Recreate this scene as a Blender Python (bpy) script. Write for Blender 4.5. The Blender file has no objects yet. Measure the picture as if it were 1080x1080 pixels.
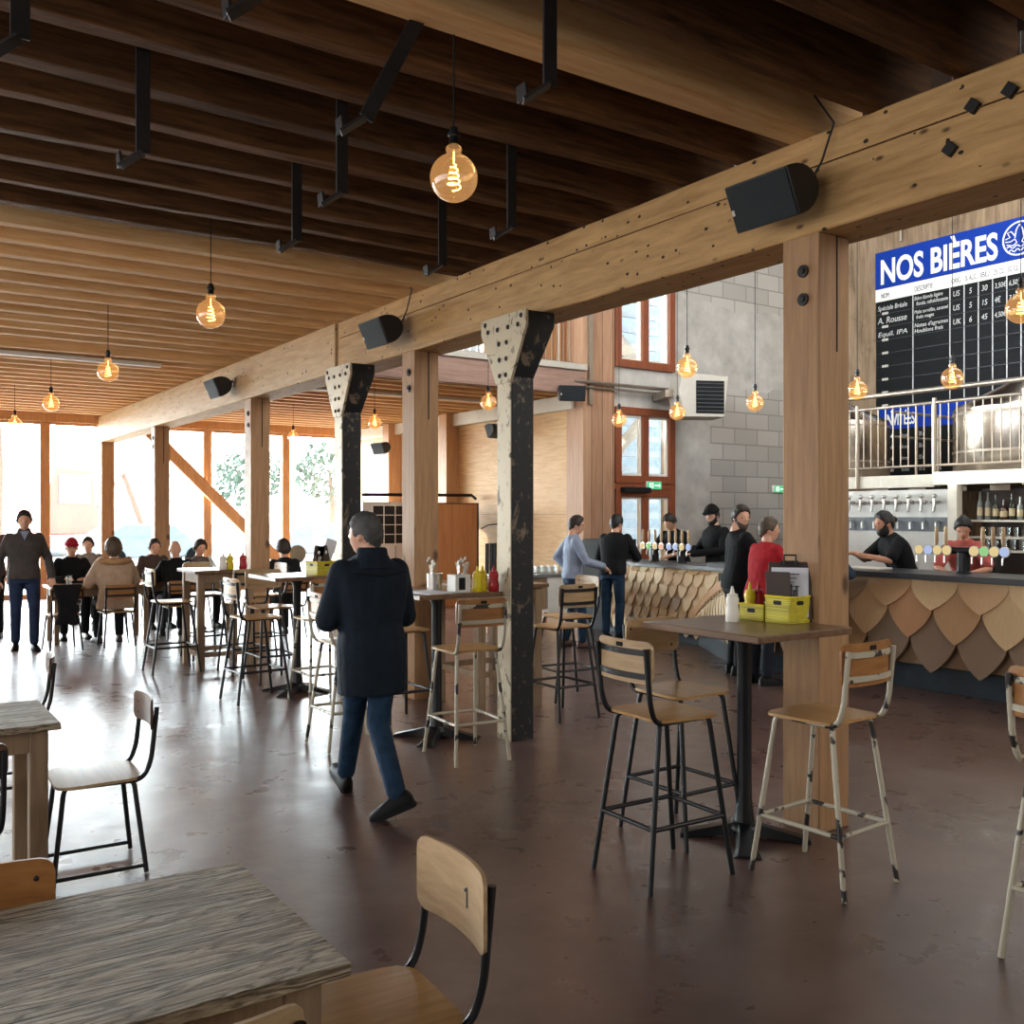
import bpy, math, random
from mathutils import Vector, Matrix, noise as mnoise
R = math.radians
random.seed(7)
S = bpy.context.scene
COL = S.collection

# ---------------- camera, world, sun, window daylight, exposure ----------------
THETA = math.atan(696 / 1020)
CAMZ = 1.68
cd = bpy.data.cameras.new('camera')
cam = bpy.data.objects.new('camera', cd)
COL.objects.link(cam)
cam.location = (0, 0, CAMZ)
cam.rotation_euler = (math.pi / 2, 0, -THETA)
cd.sensor_width = 36
cd.lens = 34.0
cd.shift_y = 0.0028
cd.clip_end = 300
S.camera = cam
S.view_settings.view_transform = 'Standard'
S.view_settings.look = 'None'
S.view_settings.gamma = 1.0
S.view_settings.exposure = 0.0
S.cycles.use_denoising = True
S.cycles.max_bounces = 8
S.cycles.diffuse_bounces = 4
S.cycles.glossy_bounces = 4
S.cycles.transparent_max_bounces = 24
S.cycles.sample_clamp_indirect = 6
S.cycles.caustics_reflective = False
S.cycles.caustics_refractive = False
w = bpy.data.worlds.new('sky')
S.world = w
w.use_nodes = True
wn = w.node_tree
bg = wn.nodes['Background']
bg.inputs[0].default_value = (0.86, 0.95, 1.0, 1)
tcw = wn.nodes.new('ShaderNodeTexCoord')
dp = wn.nodes.new('ShaderNodeVectorMath'); dp.operation = 'DOT_PRODUCT'
dp.inputs[1].default_value = Vector((-0.40, 0.80, 0.30)).normalized()
wn.links.new(tcw.outputs['Generated'], dp.inputs[0])
m0 = wn.nodes.new('ShaderNodeMath'); m0.operation = 'MAXIMUM'; m0.inputs[1].default_value = 0
m1 = wn.nodes.new('ShaderNodeMath'); m1.operation = 'POWER'; m1.inputs[1].default_value = 5
m2 = wn.nodes.new('ShaderNodeMath'); m2.operation = 'MULTIPLY_ADD'; m2.inputs[1].default_value = 58; m2.inputs[2].default_value = 19
wn.links.new(dp.outputs['Value'], m0.inputs[0]); wn.links.new(m0.outputs[0], m1.inputs[0]); wn.links.new(m1.outputs[0], m2.inputs[0])
wn.links.new(m2.outputs[0], bg.inputs[1])   # overcast-bright sky, brighter towards the low sun

def light(name, kind, loc, direction, energy, color=(1, 1, 1), size=None, portal=False, angle=None):
    d = bpy.data.lights.new(name, kind)
    d.energy = energy
    d.color = color
    if kind == 'AREA':
        d.shape = 'RECTANGLE'
        d.size, d.size_y = size
        if portal:
            d.cycles.is_portal = True
    if angle is not None:
        d.angle = angle
    o = bpy.data.objects.new(name, d)
    COL.objects.link(o)
    o.location = loc
    o.rotation_euler = Vector(direction).to_track_quat('-Z', 'Y').to_euler()
    return o
light('sun', 'SUN', (0, 40, 20), (0.40, -0.80, -0.30), 9.0, (1.0, 0.93, 0.82), angle=R(0.6))
light('portal_end', 'AREA', (2.5, 21.55, 1.8), (0, -1, 0), 1, size=(15.5, 3.6), portal=True)
light('portal_stair_windows', 'AREA', (11.4, 12.75, 3.3), (0, -1, 0), 1, size=(1.4, 6.6), portal=True)
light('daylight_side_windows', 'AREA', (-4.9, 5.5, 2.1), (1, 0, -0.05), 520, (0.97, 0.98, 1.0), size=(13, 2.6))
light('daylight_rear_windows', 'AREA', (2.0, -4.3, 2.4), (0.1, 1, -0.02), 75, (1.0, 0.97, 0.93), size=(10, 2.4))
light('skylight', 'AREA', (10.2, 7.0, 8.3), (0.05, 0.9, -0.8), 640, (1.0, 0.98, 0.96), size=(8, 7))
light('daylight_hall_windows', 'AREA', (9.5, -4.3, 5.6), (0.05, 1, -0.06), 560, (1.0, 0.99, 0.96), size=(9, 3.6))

# ---------------- mesh helpers ----------------
class MB:
    def __init__(s):
        s.v = []; s.f = []; s.t = []; s.tint = None; s._t = 0.5
    def add(s, vs, fs):
        b = len(s.v)
        s.v.extend([tuple(p) for p in vs])
        s.f.extend([tuple(i + b for i in f) for f in fs])
        s.t.extend([s._t] * len(fs))
        return s
    def box(s, c, d, rot=None):
        x, y, z = d[0] / 2, d[1] / 2, d[2] / 2
        vs = [Vector(p) for p in ((-x, -y, -z), (x, -y, -z), (x, y, -z), (-x, y, -z), (-x, -y, z), (x, -y, z), (x, y, z), (-x, y, z))]
        if rot is not None:
            m = rot if isinstance(rot, Matrix) else Matrix.Rotation(rot, 3, 'Z')
            vs = [m @ p for p in vs]
        c = Vector(c)
        return s.add([p + c for p in vs], [(0, 3, 2, 1), (4, 5, 6, 7), (0, 1, 5, 4), (1, 2, 6, 5), (2, 3, 7, 6), (3, 0, 4, 7)])
    def bb(s, a, b):
        return s.box([(a[i] + b[i]) / 2 for i in range(3)], [abs(b[i] - a[i]) for i in range(3)])
    def bar(s, p, q, wd, th, up=(0, 0, 1)):
        p, q = Vector(p), Vector(q)
        d = (q - p); L = d.length; d.normalize()
        u = Vector(up)
        sx = d.cross(u)
        if sx.length < 1e-4: sx = d.cross(Vector((1, 0, 0)))
        sx.normalize(); sy = sx.cross(d)
        m = Matrix((sx, d, sy)).transposed()
        return s.box((p + q) / 2, (wd, L, th), m)
    def tube(s, pts, r, n=8, close=False):
        P = [Vector(p) for p in pts]
        m = len(P)
        rs = r if isinstance(r, (list, tuple)) else [r] * m
        rings = []; prev = None
        for i in range(m):
            if close:
                d = P[(i + 1) % m] - P[i - 1]
            else:
                d = P[min(i + 1, m - 1)] - P[max(i - 1, 0)]
            d.normalize()
            if prev is None:
                a = Vector((0, 0, 1)) if abs(d.z) < .9 else Vector((1, 0, 0))
                u = d.cross(a).normalized()
            else:
                u = (prev - d * prev.dot(d))
                u = u.normalized() if u.length > 1e-6 else d.orthogonal().normalized()
            prev = u
            v = d.cross(u)
            rr = rs[i] if isinstance(rs[i], (list, tuple)) else (rs[i], rs[i])
            rings.append([P[i] + u * (math.cos(2 * math.pi * k / n) * rr[0]) + v * (math.sin(2 * math.pi * k / n) * rr[1]) for k in range(n)])
        return s.loft(rings, caps=not close, close=close)
    def loft(s, rings, caps=True, close=False):
        n = len(rings[0]); m = len(rings)
        vs = [p for r in rings for p in r]
        fs = []
        for i in range(m if close else m - 1):
            j = (i + 1) % m
            for k in range(n):
                l = (k + 1) % n
                fs.append((i * n + k, i * n + l, j * n + l, j * n + k))
        if caps:
            fs.append(tuple(reversed(range(n))))
            fs.append(tuple(range((m - 1) * n, m * n)))
        return s.add(vs, fs)
    def lathe(s, prof, c=(0, 0, 0), n=16, axis=None):
        c = Vector(c)
        rings = []
        for r, z in prof:
            ring = [Vector((max(r, 1e-4) * math.cos(2 * math.pi * k / n), max(r, 1e-4) * math.sin(2 * math.pi * k / n), z)) for k in range(n)]
            if axis is not None: ring = [axis @ p for p in ring]
            rings.append([p + c for p in ring])
        return s.loft(rings)
    def ell(s, c, r, n=14, m=9, rot=None):
        c = Vector(c); rings = []
        for i in range(m + 1):
            a = -math.pi / 2 + math.pi * i / m
            ca = max(math.cos(a), 1e-3)
            ring = [Vector((r[0] * ca * math.cos(2 * math.pi * k / n), r[1] * ca * math.sin(2 * math.pi * k / n), r[2] * math.sin(a))) for k in range(n)]
            if rot is not None: ring = [rot @ p for p in ring]
            rings.append([p + c for p in ring])
        return s.loft(rings)
    def prism(s, poly, h0, h1, fn):
        """poly: list of 2-D points, fn(a, b, h) -> 3-D point"""
        n = len(poly)
        vs = [Vector(fn(a, b, h0)) for a, b in poly] + [Vector(fn(a, b, h1)) for a, b in poly]
        fs = [tuple(reversed(range(n))), tuple(range(n, 2 * n))]
        for i in range(n):
            j = (i + 1) % n
            fs.append((i, j, n + j, n + i))
        return s.add(vs, fs)
    def tin(s, t):
        s._t = t; s.tint = True; return s
    def build(s, name, mat, parent=None, bevel=0, smooth=None, loc=None, seg=2, remesh=0, subsurf=0, smoothit=0):
        me = bpy.data.meshes.new(name)
        me.from_pydata(s.v, [], s.f)
        me.update()
        import bmesh
        bm = bmesh.new(); bm.from_mesh(me)
        bmesh.ops.recalc_face_normals(bm, faces=bm.faces)
        bm.to_mesh(me); bm.free()
        if s.tint:
            at = me.color_attributes.new('tint', 'FLOAT_COLOR', 'CORNER')
            for p in me.polygons:
                t = s.t[p.index]
                for li in p.loop_indices:
                    at.data[li].color = (t, t, t, 1)
        me.materials.append(mat)
        o = bpy.data.objects.new(name, me)
        COL.objects.link(o)
        if parent is not None: o.parent = parent
        if loc is not None: o.location = loc
        if remesh:
            m = o.modifiers.new('remesh', 'REMESH'); m.mode = 'VOXEL'; m.voxel_size = remesh; m.use_smooth_shade = True
            if smoothit:
                m2 = o.modifiers.new('smooth', 'SMOOTH'); m2.iterations = smoothit; m2.factor = 0.5
        if smooth is None: smooth = 40
        if smooth:
            me.polygons.foreach_set('use_smooth', [True] * len(me.polygons))
            if not remesh:
                try: me.set_sharp_from_angle(angle=R(smooth))
                except Exception: pass
        if bevel:
            b = o.modifiers.new('bevel', 'BEVEL'); b.width = bevel; b.segments = seg; b.limit_method = 'ANGLE'; b.angle_limit = R(40)
        return o

def arc(c, r, a0, a1, n, fn):
    return [fn(c[0] + r * math.cos(a0 + (a1 - a0) * i / n), c[1] + r * math.sin(a0 + (a1 - a0) * i / n)) for i in range(n + 1)]
def rrect(w, h, r, n=4):
    out = []
    for cx, cy, a in ((w / 2 - r, h / 2 - r, 0), (-w / 2 + r, h / 2 - r, 90), (-w / 2 + r, -h / 2 + r, 180), (w / 2 - r, -h / 2 + r, 270)):
        for i in range(n + 1):
            t = R(a + 90 * i / n)
            out.append((cx + r * math.cos(t), cy + r * math.sin(t)))
    return out
def rpath(pts, r, n=5):
    """polyline with rounded corners"""
    P = [Vector(p) for p in pts]; out = [P[0]]
    for i in range(1, len(P) - 1):
        a, b, c = P[i - 1], P[i], P[i + 1]
        u = (a - b); v = (c - b)
        rr = min(r, u.length * .49, v.length * .49)
        p, q = b + u.normalized() * rr, b + v.normalized() * rr
        for k in range(n + 1):
            t = k / n
            out.append(p * (1 - t) ** 2 + b * 2 * t * (1 - t) + q * t * t)
    out.append(P[-1]); return out
def tag(o, label=None, cat=None, group=None, kind=None):
    if label: o['label'] = label
    if cat: o['category'] = cat
    if group: o['group'] = group
    if kind: o['kind'] = kind
    return o
def thing(name, label, cat, loc=(0, 0, 0), rz=0, group=None):
    o = bpy.data.objects.new(name, None)
    COL.objects.link(o)
    o.empty_display_size = .1
    o.location = loc; o.rotation_euler = (0, 0, R(rz))
    return tag(o, label, cat, group)
def kids(o): return KIDS.get(o.name, None) or [c for c in bpy.data.objects if c.parent == o]
KIDS = {}
def dup(o, parent=None):
    c = o.copy(); COL.objects.link(c)
    if parent is not None: c.parent = parent
    for k in [x for x in bpy.data.objects if x.parent == o]:
        dup(k, c)
    return c
def struct(o): o['kind'] = 'structure'; return o

# ---------------- materials ----------------
def lin(h):
    h = h.lstrip('#')
    c = [int(h[i:i + 2], 16) / 255 for i in (0, 2, 4)]
    return tuple(((x / 12.92) if x <= .04045 else ((x + .055) / 1.055) ** 2.4) for x in c) + (1,)
class NT:
    def __init__(s, name):
        s.m = bpy.data.materials.new(name); s.m.use_nodes = True
        s.t = s.m.node_tree; s.n = s.t.nodes; s.l = s.t.links
        s.p = s.n['Principled BSDF']; s.out = s.n['Material Output']
    def N(s, typ, **kw):
        o = s.n.new(typ)
        for k, v in kw.items():
            if k in o.inputs: o.inputs[k].default_value = v
            else: setattr(o, k, v)
        return o
    def L(s, a, b): s.l.new(a, b)
    def coords(s, scale=(1, 1, 1), kind='Object', rot=(0, 0, 0)):
        tc = s.N('ShaderNodeTexCoord'); mp = s.N('ShaderNodeMapping')
        mp.inputs['Scale'].default_value = scale; mp.inputs['Rotation'].default_value = rot
        s.L(tc.outputs[kind], mp.inputs['Vector']); return mp.outputs['Vector']
    def noise(s, vec, scale=5, detail=5, rough=.6, dist=0):
        n = s.N('ShaderNodeTexNoise', Scale=scale, Detail=detail, Roughness=rough, Distortion=dist)
        s.L(vec, n.inputs['Vector']); return n.outputs['Fac']
    def ramp(s, fac, stops):
        r = s.N('ShaderNodeValToRGB'); e = r.color_ramp.elements
        while len(e) < len(stops): e.new(.5)
        for k, (p, c) in enumerate(stops):
            e[k].position = p; e[k].color = c
        s.L(fac, r.inputs['Fac']); return r.outputs['Color']
    def mix(s, fac, a, b, mode='MIX'):
        x = s.N('ShaderNodeMix', data_type='RGBA', blend_type=mode)
        for sock, v in ((x.inputs[0], fac), (x.inputs[6], a), (x.inputs[7], b)):
            if hasattr(v, 'is_output'): s.L(v, sock)
            else: sock.default_value = v
        return x.outputs[2]
    def math(s, op, a, b=0.0):
        x = s.N('ShaderNodeMath', operation=op)
        for sock, v in ((x.inputs[0], a), (x.inputs[1], b)):
            if hasattr(v, 'is_output'): s.L(v, sock)
            else: sock.default_value = v
        return x.outputs[0]
    def bump(s, h, strength=.3, dist=.01):
        b = s.N('ShaderNodeBump', Strength=strength, Distance=dist)
        s.L(h, b.inputs['Height']); s.L(b.outputs['Normal'], s.p.inputs['Normal'])
    def done(s, color=None, rough=None, metal=None, spec=None):
        for k, v in (('Base Color', color), ('Roughness', rough), ('Metallic', metal), ('Specular IOR Level', spec)):
            if v is None: continue
            if hasattr(v, 'is_output'): s.L(v, s.p.inputs[k])
            else: s.p.inputs[k].default_value = v
        return s.m
def plain(name, hexc, rough=.5, metal=0, var=.12, spec=.5, bump=0, bscale=80):
    t = NT(name); c = lin(hexc)
    n = t.noise(t.coords(), 9, 4)
    d = tuple(x * (1 - var) for x in c[:3]) + (1,); e = tuple(min(1, x * (1 + var)) for x in c[:3]) + (1,)
    if bump: t.bump(t.noise(t.coords(), bscale, 3), bump, .004)
    return t.done(t.ramp(n, [(.3, d), (.7, e)]), rough, metal, spec)
def wood(name, a, b, axis='y', scale=1.0, rough=.6, bump=.15, knots=None, randv=.0, spec=.3, stretch=14, specks=None):
    """grain runs along axis"""
    t = NT(name)
    k = {'x': 0, 'y': 1, 'z': 2}[axis]
    sc = [stretch * scale] * 3; sc[k] = 1.0 * scale
    v = t.coords(tuple(sc))
    if randv:
        oi = t.N('ShaderNodeObjectInfo')
        ad = t.N('ShaderNodeVectorMath', operation='ADD')
        ml = t.N('ShaderNodeVectorMath', operation='SCALE'); ml.inputs['Scale'].default_value = 13.0
        cx = t.N('ShaderNodeCombineXYZ')
        for q in range(3): t.L(oi.outputs['Random'], cx.inputs[q])
        t.L(cx.outputs[0], ml.inputs[0]); t.L(v, ad.inputs[0]); t.L(ml.outputs[0], ad.inputs[1]); v = ad.outputs[0]
    g = t.noise(v, 2.2, 7, .65, .4)
    col = t.ramp(g, [(.28, lin(a)), (.72, lin(b))])
    big = t.noise(t.coords(tuple(x / 7 for x in sc)), 1.6, 2)
    col = t.mix(t.math('MULTIPLY', big, .45), col, tuple(x * .55 for x in lin(a)[:3]) + (1,))
    if knots:
        vo = t.N('ShaderNodeTexVoronoi', Scale=knots)
        ks = [1.6] * 3; ks[k] = .8
        t.L(t.coords(tuple(ks)), vo.inputs['Vector'])
        m = t.ramp(vo.outputs['Distance'], [(.05, (1, 1, 1, 1)), (.13, (0, 0, 0, 1))])
        col = t.mix(m, col, tuple(x * .3 for x in lin(a)[:3]) + (1,))
    if specks:
        vo2 = t.N('ShaderNodeTexVoronoi', Scale=specks)
        t.L(t.coords((1, .7, 1)), vo2.inputs['Vector'])
        gate = t.math('GREATER_THAN', t.noise(t.coords(), 4, 3), .47)
        m2 = t.math('MULTIPLY', t.math('LESS_THAN', vo2.outputs['Distance'], .14), gate)
        col = t.mix(m2, col, lin('#2c1c10'))
    if randv:
        hs = t.N('ShaderNodeHueSaturation')
        mr = t.math('ADD', t.math('MULTIPLY', oi.outputs['Random'], 2 * randv), 1 - randv)
        t.L(mr, hs.inputs['Value']); t.L(col, hs.inputs['Color']); col = hs.outputs['Color']
    if bump: t.bump(g, bump, .006)
    return t.done(col, rough, 0, spec)
M = {}
M['beam'] = wood('old_beam_wood', '#9a7344', '#d0a870', 'y', 1, .62, .25, knots=5, stretch=9, specks=13)
M['beam_new'] = wood('new_beam_wood', '#b08c5e', '#d8b98a', 'y', 1, .6, .15, knots=5, stretch=9, specks=10)
M['post'] = wood('post_wood', '#947050', '#bc946a', 'z', 1, .6, .2, knots=2.2, stretch=12)
M['joist_dark'] = wood('dark_joist_wood', '#301f14', '#7a5434', 'x', 1, .7, .35, randv=.25, stretch=12, spec=.08)
M['joist_light'] = wood('pale_joist_wood', '#d09a5e', '#f2d09c', 'x', 1, .6, .12, randv=.1, stretch=12, spec=.15)
M['board_dark'] = wood('dark_ceiling_board', '#1c120b', '#3a2616', 'x', 1, .8, .2)
M['board_light'] = wood('orange_ceiling_board', '#bc8448', '#dca86c', 'x', 1, .7, .1)
M['mullion'] = wood('mullion_wood', '#b48258', '#d8ac80', 'z', 1, .55, .1)
M['redwood'] = wood('reddish_window_wood', '#7a4028', '#a05c3c', 'z', 1, .5, .1)
M['ply'] = wood('plywood', '#a4865e', '#ccae86', 'x', 1.2, .38, .05, spec=.5)
M['ply_warm'] = wood('warm_plywood', '#88562c', '#b48048', 'x', 1.2, .35, .05, spec=.5)
M['ply_seat'] = wood('seat_plywood', '#a0763f', '#c8a06a', 'y', 1.2, .3, .05, spec=.5)
M['ply_dark'] = wood('dark_plywood', '#4a3526', '#6a4e38', 'x', 1.2, .35, .05, spec=.5)
M['darktop'] = wood('brown_table_wood', '#5a4230', '#8a6a4e', 'y', 1, .3, .06, spec=.5)
M['legwood'] = wood('table_leg_wood', '#7c6650', '#a88e70', 'z', 1, .6, .2)
M['cabinet'] = wood('orange_cabinet_wood', '#a4683c', '#c08450', 'z', .5, .5, .05)
M['floor_dummy'] = None

def weathered():
    t = NT('weathered_plank')
    g = t.noise(t.coords((.9, 7, 7)), 1.5, 3, .5, .5)          # long contours of the grain
    fine = t.noise(t.coords((2, 55, 20)), 3, 5, .7, .6)
    mid = t.noise(t.coords((1.2, 16, 16)), 2.5, 6, .65, .8)
    line = t.math('SINE', t.math('MULTIPLY', t.math('ADD', g, t.math('MULTIPLY', mid, .2)), 80))
    sp = t.N('ShaderNodeSeparateXYZ'); t.L(t.coords(), sp.inputs[0])
    fr = t.math('FRACT', t.math('ADD', t.math('DIVIDE', sp.outputs[1], .17), .35))
    seam = t.math('LESS_THAN', fr, .025)
    col = t.ramp(mid, [(.32, lin('#8c7c68')), (.68, lin('#d2c2a8'))])
    lf = t.ramp(t.math('ADD', t.math('MULTIPLY', line, .5), .5), [(.04, (1, 1, 1, 1)), (.3, (0, 0, 0, 1))])
    col = t.mix(t.math('MULTIPLY', lf, .75), col, lin('#44382c'))
    col = t.mix(t.ramp(fine, [(.5, (0, 0, 0, 1)), (.68, (.6, .6, .6, 1))]), col, lin('#5c4e3e'))
    col = t.mix(seam, col, lin('#241e18'))
    h = t.math('SUBTRACT', t.math('ADD', t.math('MULTIPLY', line, .25), t.math('ADD', mid, t.math('MULTIPLY', fine, .4))), t.math('MULTIPLY', seam, 1.5))
    t.bump(h, 1.0, .012)
    return t.done(col, .62, 0, .12)
M['weathered'] = weathered()
def concrete_floor():
    t = NT('polished_brown_concrete')
    v = t.coords((1, 1, 1))
    n1 = t.noise(v, .8, 7, .6, .3); n2 = t.noise(v, 5, 5, .6)
    c = t.ramp(n1, [(.28, lin('#3a2621')), (.5, lin('#573d36')), (.72, lin('#725a52'))])
    c = t.mix(t.math('MULTIPLY', n2, .6), c, lin('#3a2823'))
    vo = t.noise(v, 11, 4, .6)
    c = t.mix(t.ramp(vo, [(.5, (0, 0, 0, 1)), (.9, (.10, .10, .10, 1))]), c, lin('#74605a'))
    r = t.N('ShaderNodeMapRange'); t.L(t.math('ADD', t.math('MULTIPLY', n2, .6), t.math('MULTIPLY', n1, .4)), r.inputs[0])
    r.inputs[1].default_value = .3; r.inputs[2].default_value = .7; r.inputs[3].default_value = .2; r.inputs[4].default_value = .44
    hh = t.math('ADD', t.noise(v, 1.6, 3, .5, .6), t.math('MULTIPLY', t.noise(v, 8, 3, .55, 1.0), .22))
    t.bump(hh, .32, .03)
    t.p.inputs['Coat Weight'].default_value = .6; t.p.inputs['Coat Roughness'].default_value = .34; t.p.inputs['Coat IOR'].default_value = 1.6
    return t.done(c, r.outputs[0], 0, .8)
M['floor'] = concrete_floor()
def blocks():
    t = NT('grey_block_wall')
    v = t.coords((1, 1, 1), rot=(R(90), 0, 0))
    b = t.N('ShaderNodeTexBrick', Scale=1.0); t.L(v, b.inputs['Vector'])
    b.inputs['Color1'].default_value = lin('#b2aea6'); b.inputs['Color2'].default_value = lin('#c6c2ba'); b.inputs['Mortar'].default_value = lin('#96928a')
    b.inputs['Brick Width'].default_value = .62; b.inputs['Row Height'].default_value = .3; b.inputs['Mortar Size'].default_value = .012
    vv = t.coords()
    sm = t.ramp(t.noise(vv, 2.5, 7), [(.3, lin('#aeaaa2')), (.7, lin('#d6d3cc'))])
    # smooth cast bands at mid height
    sp = t.N('ShaderNodeSeparateXYZ'); t.L(vv, sp.inputs[0])
    wob = t.math('ADD', sp.outputs[2], t.math('MULTIPLY', t.noise(vv, 1.2, 4), .5))
    band = t.math('MULTIPLY', t.math('GREATER_THAN', wob, 4.3), t.math('LESS_THAN', wob, 5.8))
    left = t.math('LESS_THAN', sp.outputs[0], 13.0)
    msk = t.math('MAXIMUM', band, t.math('MULTIPLY', left, t.math('LESS_THAN', wob, 5.8)))
    c = t.mix(msk, b.outputs['Color'], sm)
    c = t.mix(t.math('MULTIPLY', t.noise(vv, .8, 6), .25), c, lin('#86827b'))
    t.bump(b.outputs['Fac'], -.3, .01)
    return t.done(c, .85, 0, .3)
M['blocks'] = blocks()
def boardwall():
    t = NT('board_marked_wall')
    v = t.coords((1, 3.2, .35))
    n = t.noise(v, 2.2, 7, .7, .5)
    c = t.ramp(n, [(.3, lin('#5c4a3a')), (.55, lin('#8e7860')), (.8, lin('#a89680'))])
    st = t.noise(t.coords((1, 1, 1)), 1.3, 7, .7)
    c = t.mix(t.ramp(st, [(.55, (0, 0, 0, 1)), (.72, (.8, .8, .8, 1))]), c, lin('#42362c'))
    t.bump(n, .3, .01)
    return t.done(c, .85, 0, .2)
M['boardwall'] = boardwall()
def clt():
    t = NT('pale_timber_panel')
    g = t.noise(t.coords((9, 1.0, 9)), 2.2, 7, .65, .4)
    c = t.ramp(g, [(.3, lin('#c09464')), (.7, lin('#dcb886'))])
    vo = t.N('ShaderNodeTexVoronoi', Scale=5.5); t.L(t.coords((1, .8, 1.2)), vo.inputs['Vector'])
    c = t.mix(t.ramp(vo.outputs['Distance'], [(.04, (.7, .7, .7, 1)), (.1, (0, 0, 0, 1))]), c, lin('#a87a4c'))
    b = t.N('ShaderNodeTexBrick', Scale=1.0); t.L(t.coords((1, 1, 1), rot=(R(90), 0, R(90))), b.inputs['Vector'])
    b.inputs['Brick Width'].default_value = 2.6; b.inputs['Row Height'].default_value = 1.15; b.inputs['Mortar Size'].default_value = .008; b.offset = .35
    c = t.mix(t.math('MULTIPLY', b.outputs['Fac'], .55), c, lin('#8e6a44'))
    return t.done(c, .6, 0, .3)
M['clt'] = clt()
def planks(name, a, b, axis, width):
    t = NT(name)
    v = t.coords()
    sp = t.N('ShaderNodeSeparateXYZ'); t.L(v, sp.inputs[0])
    k = {'x': 0, 'y': 1}[axis]
    f = t.math('DIVIDE', sp.outputs[k], width)
    fr = t.math('FRACT', f); fl = t.math('FLOOR', f)
    wn_ = t.N('ShaderNodeTexWhiteNoise', noise_dimensions='1D'); t.L(fl, wn_.inputs['W'])
    sc = [10, 10, .8]
    g = t.noise(t.coords(tuple(sc)), 2, 6)
    c = t.ramp(t.math('ADD', t.math('MULTIPLY', g, .7), t.math('MULTIPLY', wn_.outputs['Value'], .3)), [(.3, lin(a)), (.7, lin(b))])
    seam = t.math('LESS_THAN', fr, .05)
    c = t.mix(seam, c, tuple(x * .25 for x in lin(a)[:3]) + (1,))
    t.bump(seam, -.5, .01)
    return t.done(c, .6, 0, .3)
M['pilaster'] = planks('pinkish_plank_cladding', '#9a7258', '#bc9678', 'x', .23)
M['mezz_planks'] = planks('upper_plank_wall', '#8c6242', '#b48a60', 'x', .17)
M['black'] = plain('black_metal', '#15171a', .38, .3, .2)
M['black_matte'] = plain('black_matte', '#0f1011', .75, 0, .2, .3)
M['speaker'] = plain('speaker_black', '#1a1b1d', .55, 0, .15, bump=.15, bscale=300)
M['steel'] = plain('steel', '#c4c2bc', .28, 1, .06)
M['tank'] = plain('brushed_tank_steel', '#c8c2b8', .22, 1, .04)
M['railsteel'] = plain('railing_steel', '#988c7e', .4, .7, .06)
M['creamsteel'] = plain('cream_steel', '#d8d2c2', .5, 0, .06)
M['darksteel'] = plain('dark_steel_strap', '#23201f', .5, .4, .25)
M['counter_grey'] = plain('grey_worktop', '#686a6c', .4, 0, .15)
M['counter_dark'] = plain('dark_worktop', '#2c3036', .35, 0, .15)
M['plinth'] = plain('dark_plinth', '#2c343a', .6, 0, .2, .25)
M['whitepanel'] = plain('white_panel', '#d6d6d0', .4, 0, .05)
M['greypanel'] = plain('grey_panel', '#5e6266', .4, .3, .1)
M['whiteplastic'] = plain('white_plastic', '#e4e0d4', .4, 0, .04)
M['acgrey'] = plain('pale_unit_casing', '#b8b2a6', .5, 0, .06)
M['yellowplastic'] = plain('yellow_plastic', '#d8c21e', .35, 0, .06)
M['redplastic'] = plain('red_plastic', '#a8141e', .35, 0, .1)
M['yellowcrate'] = None
M['paper'] = plain('paper', '#dcdee4', .8, 0, .03)
M['clipbrown'] = plain('dark_board', '#3c2e26', .6, 0, .15)
M['blue'] = plain('sign_blue', '#05308c', .6, 0, .05, .15)
M['chalk'] = plain('chalkboard', '#0c0e0f', .7, 0, .2, .2)
M['signwhite'] = plain('sign_white', '#e6e2d8', .6, 0, .04)
M['chalkwhite'] = plain('chalk_white', '#c4c4c0', .8, 0, .1)
M['ink'] = plain('navy_ink', '#141c40', .6, 0, .1)
M['blackink'] = plain('black_ink', '#141414', .6, 0, .1)
M['skin'] = plain('skin', '#c08c70', .5, 0, .08)
M['skin_light'] = plain('fair_skin', '#d4a48a', .5, 0, .06)
M['eye'] = plain('dark_eye', '#1c1410', .25)
M['outside_ground'] = plain('outside_paving', '#b8b4ac', .9)
M['green'] = plain('tree_green', '#3a4a3e', .8, 0, .3)
M['bark'] = plain('bark', '#5c4c40', .9)
M['redpaint'] = plain('faded_red_paint', '#a04438', .5)
M['glassdark'] = plain('vehicle_glass', '#5c7480', .1)
M['tyre'] = plain('tyre_rubber', '#0a0a0a', .9, 0, .1, .02)
M['carpaint'] = plain('car_paint', '#59636b', .3)
def chipped():
    t = NT('chipped_cream_paint')
    v = t.coords()
    oi = t.N('ShaderNodeObjectInfo'); ad = t.N('ShaderNodeVectorMath', operation='ADD')
    t.L(v, ad.inputs[0]); t.L(oi.outputs['Location'], ad.inputs[1])
    n = t.noise(ad.outputs[0], 9, 4, .5)
    m = t.ramp(n, [(.565, (0, 0, 0, 1)), (.59, (1, 1, 1, 1))])
    c = t.mix(m, lin('#b4ac98'), lin('#262220'))
    return t.done(c, .45, .1, .5)
M['chipped'] = chipped()
def ironpaint(name, base, patch, t0, scale=3.2):
    t = NT(name); v = t.coords((1, 1, .7))
    n = t.noise(v, scale, 6, .6, .5)
    m = t.ramp(n, [(t0, (0, 0, 0, 1)), (t0 + .04, (1, 1, 1, 1))])
    c = t.mix(m, lin(base), lin(patch))
    s = t.noise(v, 22, 4, .6)
    c = t.mix(t.ramp(s, [(.6, (0, 0, 0, 1)), (.66, (.7, .7, .7, 1))]), c, lin('#6a5c4e'))
    t.bump(n, .2, .01)
    return t.done(c, .55, .2, .4)
M['iron_black'] = ironpaint('peeling_black_iron', '#1b1d1e', '#746656', .58)
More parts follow.
